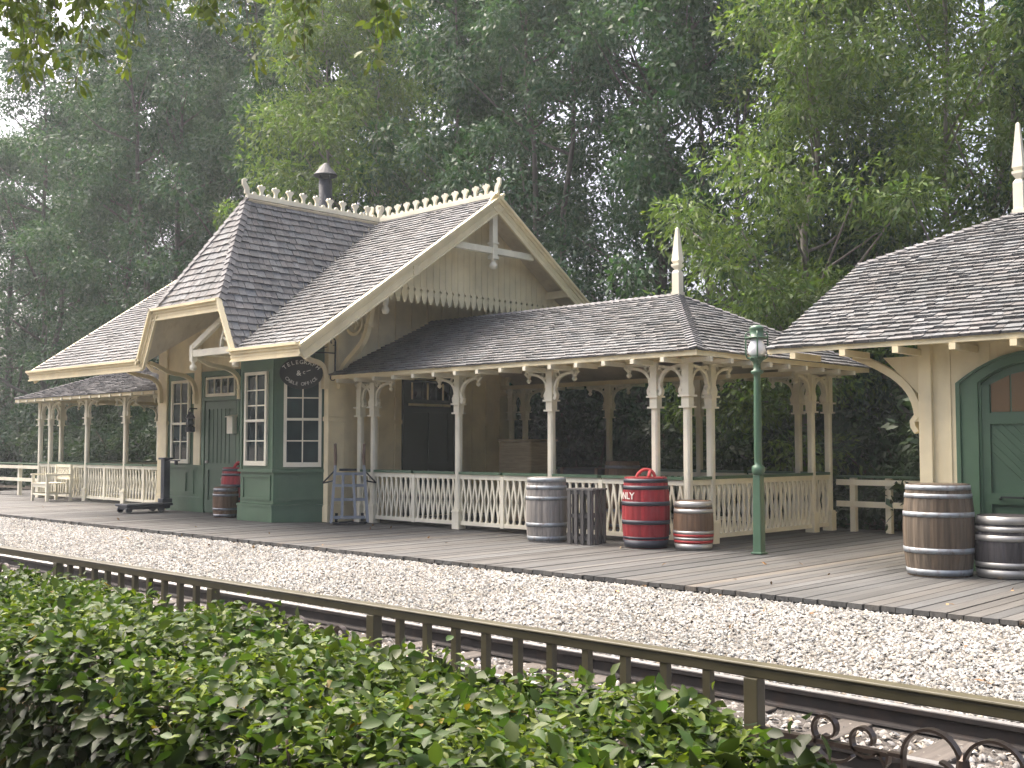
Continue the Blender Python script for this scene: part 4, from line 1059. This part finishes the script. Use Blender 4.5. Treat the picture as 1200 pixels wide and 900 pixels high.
# wall box and lantern
bx = thing('wall_box', 'small cream painted box fixed to the door frame', 'box', (-18.98, WY0 - .07, 1.6))
mb = MB(); mb.box(-19.08, -18.88, WY0 - .17, WY0 - .066, 1.58, 1.90); mb.build('case', M['white'], bx, .008)
mb = MB(); mb.hexa([V(p) for p in ((-19.10, WY0 - .20, 1.901), (-18.86, WY0 - .20, 1.901), (-18.86, WY0 - .066, 1.901), (-19.10, WY0 - .066, 1.901), (-19.10, WY0 - .20, 1.915), (-18.86, WY0 - .20, 1.915), (-18.86, WY0 - .066, 1.95), (-19.10, WY0 - .066, 1.95))]); mb.build('lid', M['white'], bx)
ln = thing('wall_lantern', 'black railway lantern hung on the pilaster left of the door', 'lantern', (-20.39, WY0 - .2, 1.62))
lx, ly = -20.39, WY0 - .20
mb = MB(); mb.lathe([(.09, 1.62), (.10, 1.64), (.10, 1.72), (.085, 1.73)], (lx, ly, 0), 14); mb.lathe([(.085, 1.90), (.10, 1.91), (.07, 1.97), (.04, 2.0), (.045, 2.03), (0, 2.04)], (lx, ly, 0), 14)
for k in range(4): a = k * PI / 2 + .5; mb.tube([(lx + .09 * math.cos(a), ly + .09 * math.sin(a), 1.71), (lx + .09 * math.cos(a), ly + .09 * math.sin(a), 1.92)], .008, 6)
mb.tube(arc((lx, ly, 2.0), .09, 0, PI, 10), .007, 6)
mb.bar((lx, WY0 - .052, 2.1), (lx, ly - .02, 2.1), .02, .02, X3); mb.build('cage', M['iron'], ln)
mb = MB(); mb.smooth = True; mb.lathe([(.06, 1.731), (.075, 1.80), (.06, 1.899)], (lx, ly, 0), 14); mb.build('globe', M['glass'], ln)

# hanging sign with its iron arm
nA = FA[3]; uA = FA[1]
sc_ = FA[0] + uA * .47 + nA * .16 + Z3 * 2.625
sg_ = thing('hanging_sign', 'oval black sign lettered TELEGRAPH & CABLE OFFICE hung from an iron arm', 'sign', sc_)
el = lambda a, b_, n=40: [(a * math.cos(2 * PI * i / n), b_ * math.sin(2 * PI * i / n)) for i in range(n)]
mb = MB(); mb.prism(el(.375, .285), sc_, uA, Z3, -.015, .015); bo_ = mb.build('board', M['black'], sg_)
lt = MB()
def arctext(txt, size, rx, ry, a0, a1, flip, bold=.02):
    n = len(txt); K = 400        # letters spaced by length along the oval
    tt = [lerp(a0, a1, k / K) for k in range(K + 1)]; cum = [0]
    for a, b_ in zip(tt, tt[1:]): cum.append(cum[-1] + math.hypot(rx * (math.cos(b_) - math.cos(a)), ry * (math.sin(b_) - math.sin(a))))
    ths = [tt[min(range(K + 1), key=lambda k: abs(cum[k] - cum[-1] * i / (n - 1)))] for i in range(n)]
    for i, ch in enumerate(txt):
        if ch == ' ': continue
        gv, gf = glyphs(ch, size, bold)
        cx_ = (min(v[0] for v in gv) + max(v[0] for v in gv)) / 2
        th = ths[i]
        px_, pz_ = rx * math.cos(th), ry * math.sin(th)
        tx, tz = -rx * math.sin(th), ry * math.cos(th)
        if not flip: tx, tz = -tx, -tz
        L = math.hypot(tx, tz); tx, tz = tx / L, tz / L
        vs = [sc_ + uA * (px_ + (v[0] - cx_) * tx - v[1] * tz) + Z3 * (pz_ + (v[0] - cx_) * tz + v[1] * tx) + nA * .018 for v in gv]
        lt.add(vs, gf)
arctext('TELEGRAPH', .100, .30, .160, math.radians(152), math.radians(28), False, .012)
arctext('CABLE OFFICE', .082, .315, .222, math.radians(211), math.radians(329), True, .012)
gv, gf = glyphs('&', .13, .02); lt.add([sc_ + uA * (v[0] - .085) + Z3 * (v[1] - .045) + nA * .018 for v in gv], gf)
gv, gf = glyphs('c', .10, .02); lt.add([sc_ + uA * (v[0] + .025) + Z3 * (v[1] - .015) + nA * .018 for v in gv], gf)
lt.add([sc_ + uA * a + Z3 * b_ + nA * .018 for a, b_ in ((.09, .035), (.16, .058), (.16, .046), (.09, .023))], [(0, 3, 2, 1), (0, 1, 2, 3)][1:])
lt.build('lettering', M['letter'], bo_)
ir = MB(); end = V((WX1 + .055, WY0 + .06, 0))
zt_ = 2.99
ir.bar(V((end.x + .01, end.y, 2.55)), V((end.x + .01, end.y, 3.2)), .02, .025, Y3)
ir.sweep(arc((end.x + .01, end.y - .05, 3.2), .05, 0, 4.0, 10, Y3, Z3), X3, .018, .014); ir.sweep(arc((end.x + .01, end.y - .05, 2.55), .05, 0, -4.0, 10, Y3, Z3), X3, .018, .014)
a1_ = sc_ + Z3 * (zt_ - sc_.z) + uA * .42; a0_ = sc_ + Z3 * (zt_ - sc_.z) - uA * .50
ir.bar(V((end.x + .01, end.y, zt_)), a1_, .014, .02); ir.bar(a1_, a0_, .014, .02)
ir.bar(V((end.x + .01, end.y, 3.14)), a1_ + (a0_ - a1_) * .35, .012, .014)
ir.sweep([a0_ + uA * (.09 * math.cos(t) - .0) + Z3 * (-.06 + .06 * math.sin(t)) for t in [PI / 2 + k * .45 for k in range(11)]], nA, .014, .012)
for k in (-.22, .22): ir.tube([sc_ + uA * k + Z3 * .20, sc_ + uA * k + Z3 * (zt_ - sc_.z)], .006, 6)
ir.build('iron_arm', M['iron'], sg_)

# ================================================================== LAMP POSTS
lp = thing('street_lamp', 'green platform lamp post with milk glass globe before the right canopy', 'lamp post', (-7.42, 12.22, 0), 'platform lamps', world=False)
mb = MB()
mb.hexa([V((a * r_, b_ * r_, z)) for r_, z in ((.058, 0), (.051, .98)) for a, b_ in ((-1, -1), (1, -1), (1, 1), (-1, 1))]); mb.box(-.078, .078, -.078, .078, 0, .025); mb.build('base', M['lampgreen'], lp, .008)
mb = MB(); mb.smooth = True
mb.lathe([(.05, .981), (.075, 1.0), (.085, 1.05), (.075, 1.09), (.045, 1.11), (.050, 1.15), (.051, 1.6), (.043, 2.2), (.042, 2.235), (.08, 2.26), (.08, 2.285), (.045, 2.30), (.045, 2.37), (.06, 2.40), (.10, 2.44), (.11, 2.46), (0, 2.461)], (0, 0, 0), 18)
mb.build('shaft', M['lampgreen'], lp)
mb = MB(); mb.smooth = True; mb.lathe([(.06, 2.462), (.10, 2.49), (.118, 2.54), (.105, 2.60), (.085, 2.65), (.08, 2.689), (0, 2.69)], (0, 0, 0), 18); gl_ = mb.build('globe', M['milk'], lp)
mb = MB(); mb.smooth = True; mb.lathe([(.11, 2.691), (.11, 2.71), (.085, 2.715), (.085, 2.80), (.09, 2.81), (.09, 2.835), (.05, 2.86), (0, 2.865)], (0, 0, 0), 18); mb.build('cap', M['lampgreen'], lp)
mb = MB(); mb.smooth = True
for a in (0, PI / 2, PI, 3 * PI / 2):
    c_, s_ = math.cos(a + .6), math.sin(a + .6); mb.tube([V((c_ * r_, s_ * r_, z)) for r_, z in ((.06, 2.42), (.12, 2.45), (.135, 2.50), (.135, 2.74), (.12, 2.77), (.085, 2.78))], .010, 6)
mb.tube(arc((0, 0, 2.70), .14, 0, 2 * PI, 24, X3, Y3), .009, 6); mb.build('guard', M['lampgreen'], lp)
l2 = dup(lp); l2.location = (-31.4, 12.0, 0); l2['label'] = 'lit lamp post at the very left edge, its globe glowing orange'
for k in kids(l2):
    if k.name.startswith('globe'):
        k.data = k.data.copy(); k.data.materials[0] = M['lit']; k['label'] = 'globe glowing orange'

# ================================================================== VEGETATION
def leafcloud(centers, radii, count, size, seed, droop=.35, flat=.6, aspect=.42, tint_sp=.28, up=.5, hi=0.0, shape6=False):
    """leaf blades scattered in clumps; returns verts, faces, tints"""
    r = np.random.default_rng(seed); centers = np.asarray(centers, float); k = len(centers)
    idx = r.integers(0, k, count); rad = np.asarray(radii)[idx]
    d = r.normal(0, 1, (count, 3)); d /= np.linalg.norm(d, axis=1)[:, None]
    dist = r.random(count) ** .45
    off = d * (dist * rad)[:, None]; off[:, 2] *= flat
    P = centers[idx] + off
    dr_ = d.copy() * .8 + r.normal(0, .6, (count, 3)); dr_[:, 2] -= droop; dr_ /= np.linalg.norm(dr_, axis=1)[:, None]
    nn = r.normal(0, .6, (count, 3)) + d * .5; nn[:, 2] += up
    nn -= dr_ * (nn * dr_).sum(1)[:, None]; nn /= np.linalg.norm(nn, axis=1)[:, None] + 1e-9
    sdv = np.cross(dr_, nn); L = size * r.uniform(.6, 1.4, count); Wd = L * aspect * r.uniform(.8, 1.2, count)
    c = lambda a, b_, e: P + dr_ * (L * a)[:, None] + sdv * (Wd * b_)[:, None] + nn * (L * e)[:, None]
    if shape6: W = np.stack([c(0, 0, 0), c(.33, -.48, .06), c(.7, -.36, .04), c(1, 0, -.10), c(.7, .36, .04), c(.33, .48, .06)], 1); kk = 6
    else: W = np.stack([c(0, 0, 0), c(.45, -.5, .05), c(1, 0, -.05), c(.45, .5, .05)], 1); kk = 4
    F = np.arange(count * kk).reshape(count, kk)
    clump = r.uniform(1 - tint_sp * .6, 1 + tint_sp * .6, k)[idx]
    b_ = clump * r.uniform(1 - tint_sp, 1 + tint_sp, count); y_ = r.normal(0, .10, count) + hi * (off[:, 2] / (rad + 1e-6))
    t = np.ones((count, 4), np.float32); t[:, 0] = b_ * (1 + y_); t[:, 1] = b_ * (1 + y_ * .35); t[:, 2] = b_ * (1 - y_ * .5)
    return W.reshape(-1, 3), F, np.clip(t, .05, 3)

def tree_mesh(seed, h, rad, base, nclump, nleaf, size, clump_r=(.7, 1.25), aspect=.42, droop=.35, lean=(0, 0), trunk_r=.16, up=.5, multi=1):
    """returns (trunk mesh, crown mesh); trunk at origin"""
    r = random.Random(seed); tb = MB(); tb.smooth = True; cs = []; rs = []
    trunks = []
    for m_ in range(multi):
        a = r.uniform(0, 2 * PI); sp_ = (.0 if multi == 1 else .9)
        pts = [V((math.cos(a) * .12 * (multi > 1), math.sin(a) * .12 * (multi > 1), -.5))]
        for i in range(1, 9):
            t = i / 8; pts.append(V((lean[0] * t + math.cos(a) * sp_ * t + r.uniform(-.18, .18), lean[1] * t + math.sin(a) * sp_ * t + r.uniform(-.18, .18), h * .9 * t)))
        tb.tube(pts, [trunk_r * (1 - .85 * i / 8) / (1 if multi == 1 else 1.3) for i in range(9)], 8); trunks.append(pts)
    for i in range(nclump):
        t = r.random() ** .85; z = lerp(base, h, t)
        env = rad * (math.sin(PI * min(1, .16 + .84 * t ** .8)) ** .6) * (1.0 if t < .8 else .9)
        a = r.uniform(0, 2 * PI); q = env * math.sqrt(r.random()) * r.choice((1, 1, .95, 1.12))
        pts = r.choice(trunks); f_ = min(.999, z / (h * .9)) * 8; k = int(min(7, f_)); ctr = pts[k].lerp(pts[k + 1], f_ - k)
        c = V((ctr.x + math.cos(a) * q, ctr.y + math.sin(a) * q, z)); cs.append(tuple(c)); rs.append(r.uniform(*clump_r) * (1 if t < .85 else .8))
        if i % 3 == 0 and q > .6:
            zz = max(.6, z - q * r.uniform(.5, .9)); f2 = min(.999, zz / (h * .9)) * 8; k2 = int(min(7, f2)); st_ = pts[k2].lerp(pts[k2 + 1], f2 - k2)
            md = st_.lerp(c, .5) + V((r.uniform(-.2, .2), r.uniform(-.2, .2), -.15)); rr_ = trunk_r * (1 - .8 * zz / h) * .45
            tb.tube([st_, md, c], [rr_, rr_ * .7, rr_ * .25], 5)
    W, F, T = leafcloud(cs, rs, nleaf, size, seed, droop, .62, aspect, up=up)
    to = tb.build('trunk', M['bark']); tm_ = to.data; bpy.data.objects.remove(to)
    lo = npmesh('crown', W, F, T, M['leafA']); lm = lo.data; bpy.data.objects.remove(lo)
    return tm_, lm
TM = {
 'A1': tree_mesh(1, 15.5, 3.1, .8, 135, 44000, .135, (.5, .95), .40),
 'A2': tree_mesh(2, 14.5, 2.8, 1.2, 120, 40000, .135, (.5, .95), .40, lean=(.6, .3), multi=2),
 'B1': tree_mesh(3, 13.5, 3.0, 1.6, 150, 42000, .155, (.55, 1.0), .30, .55, up=.3, multi=2, trunk_r=.12),
 'B2': tree_mesh(4, 12.5, 2.7, 1.2, 140, 40000, .155, (.55, 1.0), .30, .55, lean=(-.8, 0), up=.3, trunk_r=.12),
 'C1': tree_mesh(5, 15.0, 3.2, .6, 130, 36000, .17, (.5, 1.0), .45),
 'C2': tree_mesh(6, 13.5, 3.0, 1.0, 115, 32000, .17, (.5, 1.0), .45, multi=3, trunk_r=.14)}
def tree(key, mat, x, y, sc, rot, label, group, name='tree', barkm='bark', z=None):
    t = thing(name, label, 'tree', (x, y, berm_z(x, y) if z is None else z), group, world=False, rotz=rot); t.scale = (sc[0], sc[0], sc[1]) if isinstance(sc, tuple) else (sc, sc, sc)
    for nm, me, m_ in (('trunk', TM[key][0], M[barkm]), ('crown', TM[key][1], M[mat])):
        o = bpy.data.objects.new(nm, me); COL.objects.link(o); o.parent = t
        o.material_slots[0].link = 'OBJECT'; o.material_slots[0].material = m_
    return t
GF = 'tall trees behind the station'
front = [
 ('A1', 'leafA', -51, 20.5, (1.45, .98), 0.3, 'hazy blue green tree nearest the left edge of the photo'),
 ('A2', 'leafA', -46, 20.0, (1.35, 1.40), 1.9, 'tall blue green tree above the garden seat and white fence'),
 ('A1', 'leafA', -41, 21.0, (1.30, 1.32), 3.2, 'dense grey green tree above the left end of the station canopy'),
 ('A2', 'leafA', -36.5, 20.3, (1.25, 1.30), 4.4, 'dense blue green tree above the left eave of the station roof'),
 ('A1', 'leafA', -32.5, 21.2, (1.15, 1.25), 5.3, 'blue green tree just left of the station ridge'),
 ('C1', 'leafC', -28.6, 21.5, (1.0, 1.15), .9, 'dark green tree right behind the stove pipe'),
 ('B1', 'leafB', -25.3, 19.9, (1.12, 1.18), 2.1, 'bright yellow green tree right of the stove pipe'),
 ('C2', 'leafC', -21.6, 21.0, (1.0, 1.15), 3.6, 'dark green tree above the gable peak of the station'),
 ('A2', 'leafA', -18.4, 20.2, (1.0, 1.10), .2, 'grey green tree right of the station gable peak'),
 ('A1', 'leafA', -15.3, 21.2, (.95, 1.08), 1.3, 'grey green tree left of the tall canopy finial'),
 ('C2', 'leafC', -12.9, 20.0, (.85, 1.02), 2.7, 'dark green tree right of the tall canopy finial'),
 ('B2', 'leafB', -10.6, 18.6, (.95, .98), 3.9, 'bright light green tree behind the lamp post and canopy hip'),
 ('B1', 'leafB', -7.9, 20.6, (.95, .95), 5.0, 'fresh green tree left of the shed finial'),
 ('C1', 'leafC', -4.6, 20.8, (.9, .95), 1.1, 'dark green tree behind the shed roof and finial'),
 ('C2', 'leafC', -.6, 21.5, (1, .95), 2.2, 'dark green tree behind the shed at the right edge')]
for k, m_, x, y, sc, rot, lb in front: tree(k, m_, x, y, sc, rot, lb, GF, barkm='bark2' if k[0] == 'B' else 'bark')
LB = 'dense dark tree of the back row, glimpsed only between the front trees'
rk_ = random.Random(5)
for i in range(14):
    x = -64 + i * 4.9 + rk_.uniform(-1, 1); k = ('C1', 'A1', 'C2', 'A2')[i % 4]
    tree(k, 'leafC' if k[0] == 'C' else 'leafA', x, 27 + rk_.uniform(-1.2, 1.5), (1.15, lerp(1.15, 1.0, i / 13)), rk_.uniform(0, 6), LB, 'back row of trees')
# slender leaning trunk seen between canopy and shed
def lean_tree(label, pts, rad, nl, seed, cs, mat):
    t = thing('tree', label, 'tree', pts[0], GF); tb = MB(); tb.smooth = True
    tb.tube(pts, [lerp(rad, rad * .5, i / (len(pts) - 1)) for i in range(len(pts))], 9); tb.build('trunk', M['bark2'], t)
    W, F, T = leafcloud([V(c) - V(pts[0]) for c in cs], [.75] * len(cs), nl, .2, seed, .5, .6, .36, up=.3); npmesh('crown', W, F, T, M[mat], t)
lean_tree('slender leaning tree seen in the gap between canopy and shed', [(-8.5, 19.6, -.3), (-8.55, 19.6, 1.0), (-8.95, 19.7, 2.2), (-9.5, 19.9, 3.2), (-9.9, 20.1, 4.6), (-10.1, 20.2, 6.2)], .17, 6500, 77, [(-9.9, 20, 3.0), (-9.2, 19.6, 2.6), (-10.2, 19.8, 4.4), (-9.4, 20.0, 5.2), (-8.2, 19.4, 2.9), (-10.4, 19.6, 1.9), (-9.6, 19.3, 1.2), (-8.0, 19.5, 4.2), (-10.3, 20.3, 6.2), (-9.6, 20.2, 6.9), (-10.8, 19.9, 5.4)], 'leafC')
lean_tree('thin pale sapling left of the leaning tree in the gap', [(-9.75, 19.9, -.3), (-9.8, 19.9, .9), (-10.05, 19.9, 2.5), (-10.3, 20, 4.4)], .075, 2600, 78, [(-10.6, 19.7, 2.4), (-9.9, 19.7, 3.4), (-10.8, 19.9, 3.8), (-10.3, 20, 4.7), (-10.9, 19.5, 1.5)], 'leafC')

# understorey shrubs
def shrub_mesh(seed, n=7500):
    r = random.Random(seed); cs = []; rs = []
    for i in range(46):
        a = r.uniform(0, 2 * PI); q = 1.5 * math.sqrt(r.random()); z = r.uniform(.2, 2.7) * (1 - .3 * q / 1.5); cs.append((q * math.cos(a) * 1.25, q * math.sin(a) * .8, z)); rs.append(r.uniform(.35, .6))
    W, F, T = leafcloud(cs, rs, n, .15, seed, .3, .8, .42); o = npmesh('foliage', W, F, T, M['leafS']); me = o.data; bpy.data.objects.remove(o)
    tb = MB(); tb.smooth = True
    for c in cs[::4]: tb.tube([V((0, 0, -.2)), V(c) * .5 + V((0, 0, .1)), V(c)], [.05, .03, .01], 5)
    o = tb.build('stem', M['twig']); sm_ = o.data; bpy.data.objects.remove(o)
    return sm_, me
SM = [shrub_mesh(31), shrub_mesh(32)]
i = 0; x = -50.0
while x < 1:
    for yy in (18.9, 21.4, 24.0):
        t = thing('shrub', 'dark leafy shrub in the shade of the trees behind the station', 'shrub', (x + random.uniform(-.4, .4), yy + random.uniform(-.4, .5), -.2 if yy < 20 else berm_z(x, yy) - .2), 'shrubs under the trees', world=False, rotz=random.uniform(0, 6))
        k = random.uniform(.85, 1.2); t.scale = (k, k, k * random.uniform(.9, 1.15) * (1.3 if yy > 20 else 1.0))
        for nm, me in zip(('stem', 'foliage'), SM[i % 2]):
            o = bpy.data.objects.new(nm, me); COL.objects.link(o); o.parent = t
        i += 1
    x += 2.3
# unseen shrubs, added behind the viewpoint to keep low front light off the hedge
x = -9.5
while x < 4:
    t = thing('shrub', 'unseen tall shrub added behind the viewpoint to shade the hedge front', 'shrub', (x, -2.9 + random.uniform(-.2, .2), -.35), 'added shrubs shading the hedge', world=False, rotz=random.uniform(0, 6))
    t.scale = (1.05, 1.05, 1.95)
    for nm, me in zip(('stem', 'foliage'), SM[i % 2]):
        o = bpy.data.objects.new(nm, me); COL.objects.link(o); o.parent = t
    i += 1; x += 1.5
# clipped foreground hedge
hg = thing('hedge', 'clipped glossy leaved hedge filling the foreground', 'hedge', (-5, 2.3, -.34), world=False)
r = np.random.default_rng(9); n = 38000
X0, X1, Y0_, Y1_, ZT = -9.6, -1.60, 1.93, 3.06, .52
fx = X1 - (X1 - X0) * r.random(n) ** 1.35; which = r.random(n)
top_ = which < .60
P = np.zeros((n, 3)); P[:, 0] = fx
lump = .018 * np.sin(fx * 5.1) + .015 * np.sin(fx * 2.3 + 1) + .014 * np.sin(fx * 11) + .025 - .055 * np.clip((fx + 3.7) / 1.5, 0, 1)
P[:, 1] = np.where(top_, r.uniform(Y0_, Y1_, n), np.where(which < .92, Y0_ + np.abs(r.normal(0, .09, n)) - .03, Y1_ - np.abs(r.normal(0, .06, n))))
crown_ = ZT + lump + .03 * np.sin(P[:, 1] * 7 + fx * 3) - .16 * np.clip((Y0_ + .22 - P[:, 1]) / .22, 0, 1) ** 2
endd = np.clip((P[:, 0] - (X1 - .35)) / .35, 0, 1); crown_ -= .14 * endd ** 2
P[:, 2] = np.where(top_, crown_ - np.abs(r.normal(0, .085, n)) + np.where(r.random(n) < .04, .05, 0), np.where(True, r.uniform(-.32, 1, n) * 1, 0))
P[:, 2] = np.where(top_, P[:, 2], -.32 + (crown_ + .32) * r.random(n))
em = (~top_) & (r.random(n) < .16); P[em, 0] = X1 - np.abs(r.normal(0, .05, em.sum())); P[em, 1] = r.uniform(Y0_, Y1_, em.sum())
d = r.normal(0, 1, (n, 3)); d[:, 2] = np.where(top_, np.abs(d[:, 2]) * .5, d[:, 2] * .5 - .55); d[:, 1] -= np.where(top_, 0, .5)
d /= np.linalg.norm(d, axis=1)[:, None]
nn = r.normal(0, .55, (n, 3)); nn[:, 2] += np.where(top_, 1.0, .45); nn[:, 1] -= np.where(top_, 0, .8)
nn -= d * (nn * d).sum(1)[:, None]; nn /= np.linalg.norm(nn, axis=1)[:, None]
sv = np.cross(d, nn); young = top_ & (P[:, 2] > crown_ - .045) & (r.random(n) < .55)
L = np.where(young, .034, np.where(top_, .056, .066)) * r.uniform(.6, 1.4, n); Wd = L * np.where(young, .5, .62)
c = lambda a, b_, e: P + d * (L * a)[:, None] + sv * (Wd * b_)[:, None] + nn * (L * e)[:, None]
vL = [c(0, 0, 0), c(.28, -.42, .07), c(.62, -.44, .07), c(1.0, 0, -.12), c(.62, .44, .07), c(.28, .42, .07), c(.5, 0, -.02)]
W = np.stack(vL, 1).reshape(-1, 3)
fs = np.array([(0, 1, 6), (1, 2, 6), (2, 3, 6), (3, 4, 6), (4, 5, 6), (5, 0, 6)]); F = (fs[None] + (np.arange(n) * 7)[:, None, None]).reshape(-1, 3)
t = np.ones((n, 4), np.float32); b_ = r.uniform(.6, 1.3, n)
b_ *= np.where(top_, 1.0, .40)     # shade of the hedge front put into the flank leaf colour; top growth undarkened
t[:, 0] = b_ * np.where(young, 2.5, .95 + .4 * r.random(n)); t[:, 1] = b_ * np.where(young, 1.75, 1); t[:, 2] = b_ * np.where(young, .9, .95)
odd = r.random(n) < .006; t[odd] = (3.2, 1.2, .6, 1)
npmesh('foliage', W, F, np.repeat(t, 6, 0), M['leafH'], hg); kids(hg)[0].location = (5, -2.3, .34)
hs = MB(); hs.smooth = True
for i in range(150):
    x = X1 - .1 - (X1 - X0 - .2) * random.random() ** 1.3; y = random.uniform(Y0_ + .1, Y1_ - .1)
    z1 = random.uniform(.25, .47); q = V((x + random.uniform(-.15, .15), y + random.uniform(-.15, .15), z1)); hs.tube([V((x, y, -.36)), V((x, y, -.36)).lerp(q, .5) + V((random.uniform(-.05, .05), random.uniform(-.05, .05), 0)), q], [.012, .009, .005], 5)
so_ = hs.build('stem', M['twig'], hg); so_['kind'] = 'stuff'; so_.location = (5, -2.3, .34)
dl = MB(); dl.tint = (1, 1, 1)
c0 = V((-2.55, 2.6, .49)); dl.add([c0, c0 + V((.05, -.01, .02)), c0 + V((.10, .01, .015)), c0 + V((.05, .035, .005))], [(0, 1, 2, 3)])
tag(dl.build('fallen_leaf', M['dry']), 'dry orange leaf lying on top of the hedge', 'leaf')

# fallen leaves blown over platform, gravel and hedge foot
r = np.random.default_rng(21); cl = [(x_, y_, (.004 if y_ > 9.05 else gz(y_) + .02)) for x_, y_ in zip(-26 + 26 * r.random(150) ** .6, r.uniform(6.5, 12.3, 150))]
W, F, T = leafcloud(cl, [.001] * len(cl), 150, .055, 22, .0, .1, .5, up=3.0)
T[:, :3] *= np.where(r.random(150)[:, None] < .35, (1.5, 1.5, 1.5), (.55, .5, .45))
tag(npmesh('fallen_leaves', W, F, T, M['litter']), 'scattered dry leaves on the platform boards and gravel', 'leaf litter', kind='stuff')
# overhanging branch, upper left, belonging to a tree beyond the left edge of the view
ov = thing('overhanging_tree', 'near tree outside the left edge whose leafy twigs hang into the top of the view', 'tree', (-11.5, 2.6, -.34))
tb = MB(); tb.smooth = True
trunk_pts = [(-11.5, 2.6, -.5), (-11.45, 2.65, 1.5), (-11.3, 2.7, 3.4), (-11.0, 2.8, 5.2), (-10.8, 3.0, 7.2)]
tb.tube(trunk_pts, [.24, .2, .17, .14, .09], 10)
b1_ = bez((-11.2, 2.72, 4.1), (-10.3, 3.0, 5.2), (-9.2, 3.3, 5.6), (-8.0, 3.6, 5.25), 8); b2_ = bez((-11.0, 2.8, 5.0), (-9.6, 3.6, 6.0), (-8.0, 4.4, 5.9), (-6.2, 5.0, 5.25), 9)
tb.tube(b1_, [lerp(.08, .018, i / 8) for i in range(9)], 7); tb.tube(b2_, [lerp(.085, .015, i / 9) for i in range(10)], 7)
cs = []; rs = []; rr2 = random.Random(3)
def twig(p, L):
    q = [V(p)]
    for k in range(5): q.append(q[-1] + V((rr2.uniform(-.06, .06), rr2.uniform(-.06, .06), -L / 5)))
    tb.tube(q, [.006, .005, .005, .004, .003, .003], 4)
    for k in q[1:]: cs.append(tuple(k)); rs.append(.11)
for p in b1_[4:]:
    for _ in range(4): twig(p + V((rr2.uniform(-.35, .35), rr2.uniform(-.3, .3), 0)), rr2.uniform(.5, 1.15))
for p in b2_[4:]:
    for _ in range(3): twig(p + V((rr2.uniform(-.4, .4), rr2.uniform(-.3, .3), 0)), rr2.uniform(.7, 1.35))
for i in range(40):
    a = rr2.uniform(0, 6.28); q = 1.6 * math.sqrt(rr2.random()); cs.append((-10.9 + q * math.cos(a), 2.9 + q * math.sin(a), rr2.uniform(6, 8.6))); rs.append(.5)
tb.build('trunk', M['bark'], ov)
W, F, T = leafcloud([V(c) - V((-11.5, 2.6, -.34)) for c in cs], rs, 4200, .085, 12, .9, .9, .42, up=.1, shape6=True)
npmesh('crown', W, F, T, M['leafO'], ov)

hz = MB(); hz.box(-120, 12, -3, 75, -1.4, 26); ho = hz.build('haze', M['soil']); ho.data.materials.clear()
hm = bpy.data.materials.new('haze_air'); hm.use_nodes = True; ht_ = hm.node_tree; ht_.nodes.clear()
pv = ht_.nodes.new('ShaderNodeVolumePrincipled'); pv.inputs['Color'].default_value = (.86, .93, .97, 1); pv.inputs['Density'].default_value = HAZE; pv.inputs['Anisotropy'].default_value = .3
om = ht_.nodes.new('ShaderNodeOutputMaterial'); ht_.links.new(pv.outputs[0], om.inputs['Volume']); ho.data.materials.append(hm); tag(ho, kind='stuff', label='thin pale haze in the air')
# ------------------------------------------------------------------ tidy helper properties
for o in bpy.data.objects:
    if '_base' in o: del o['_base']
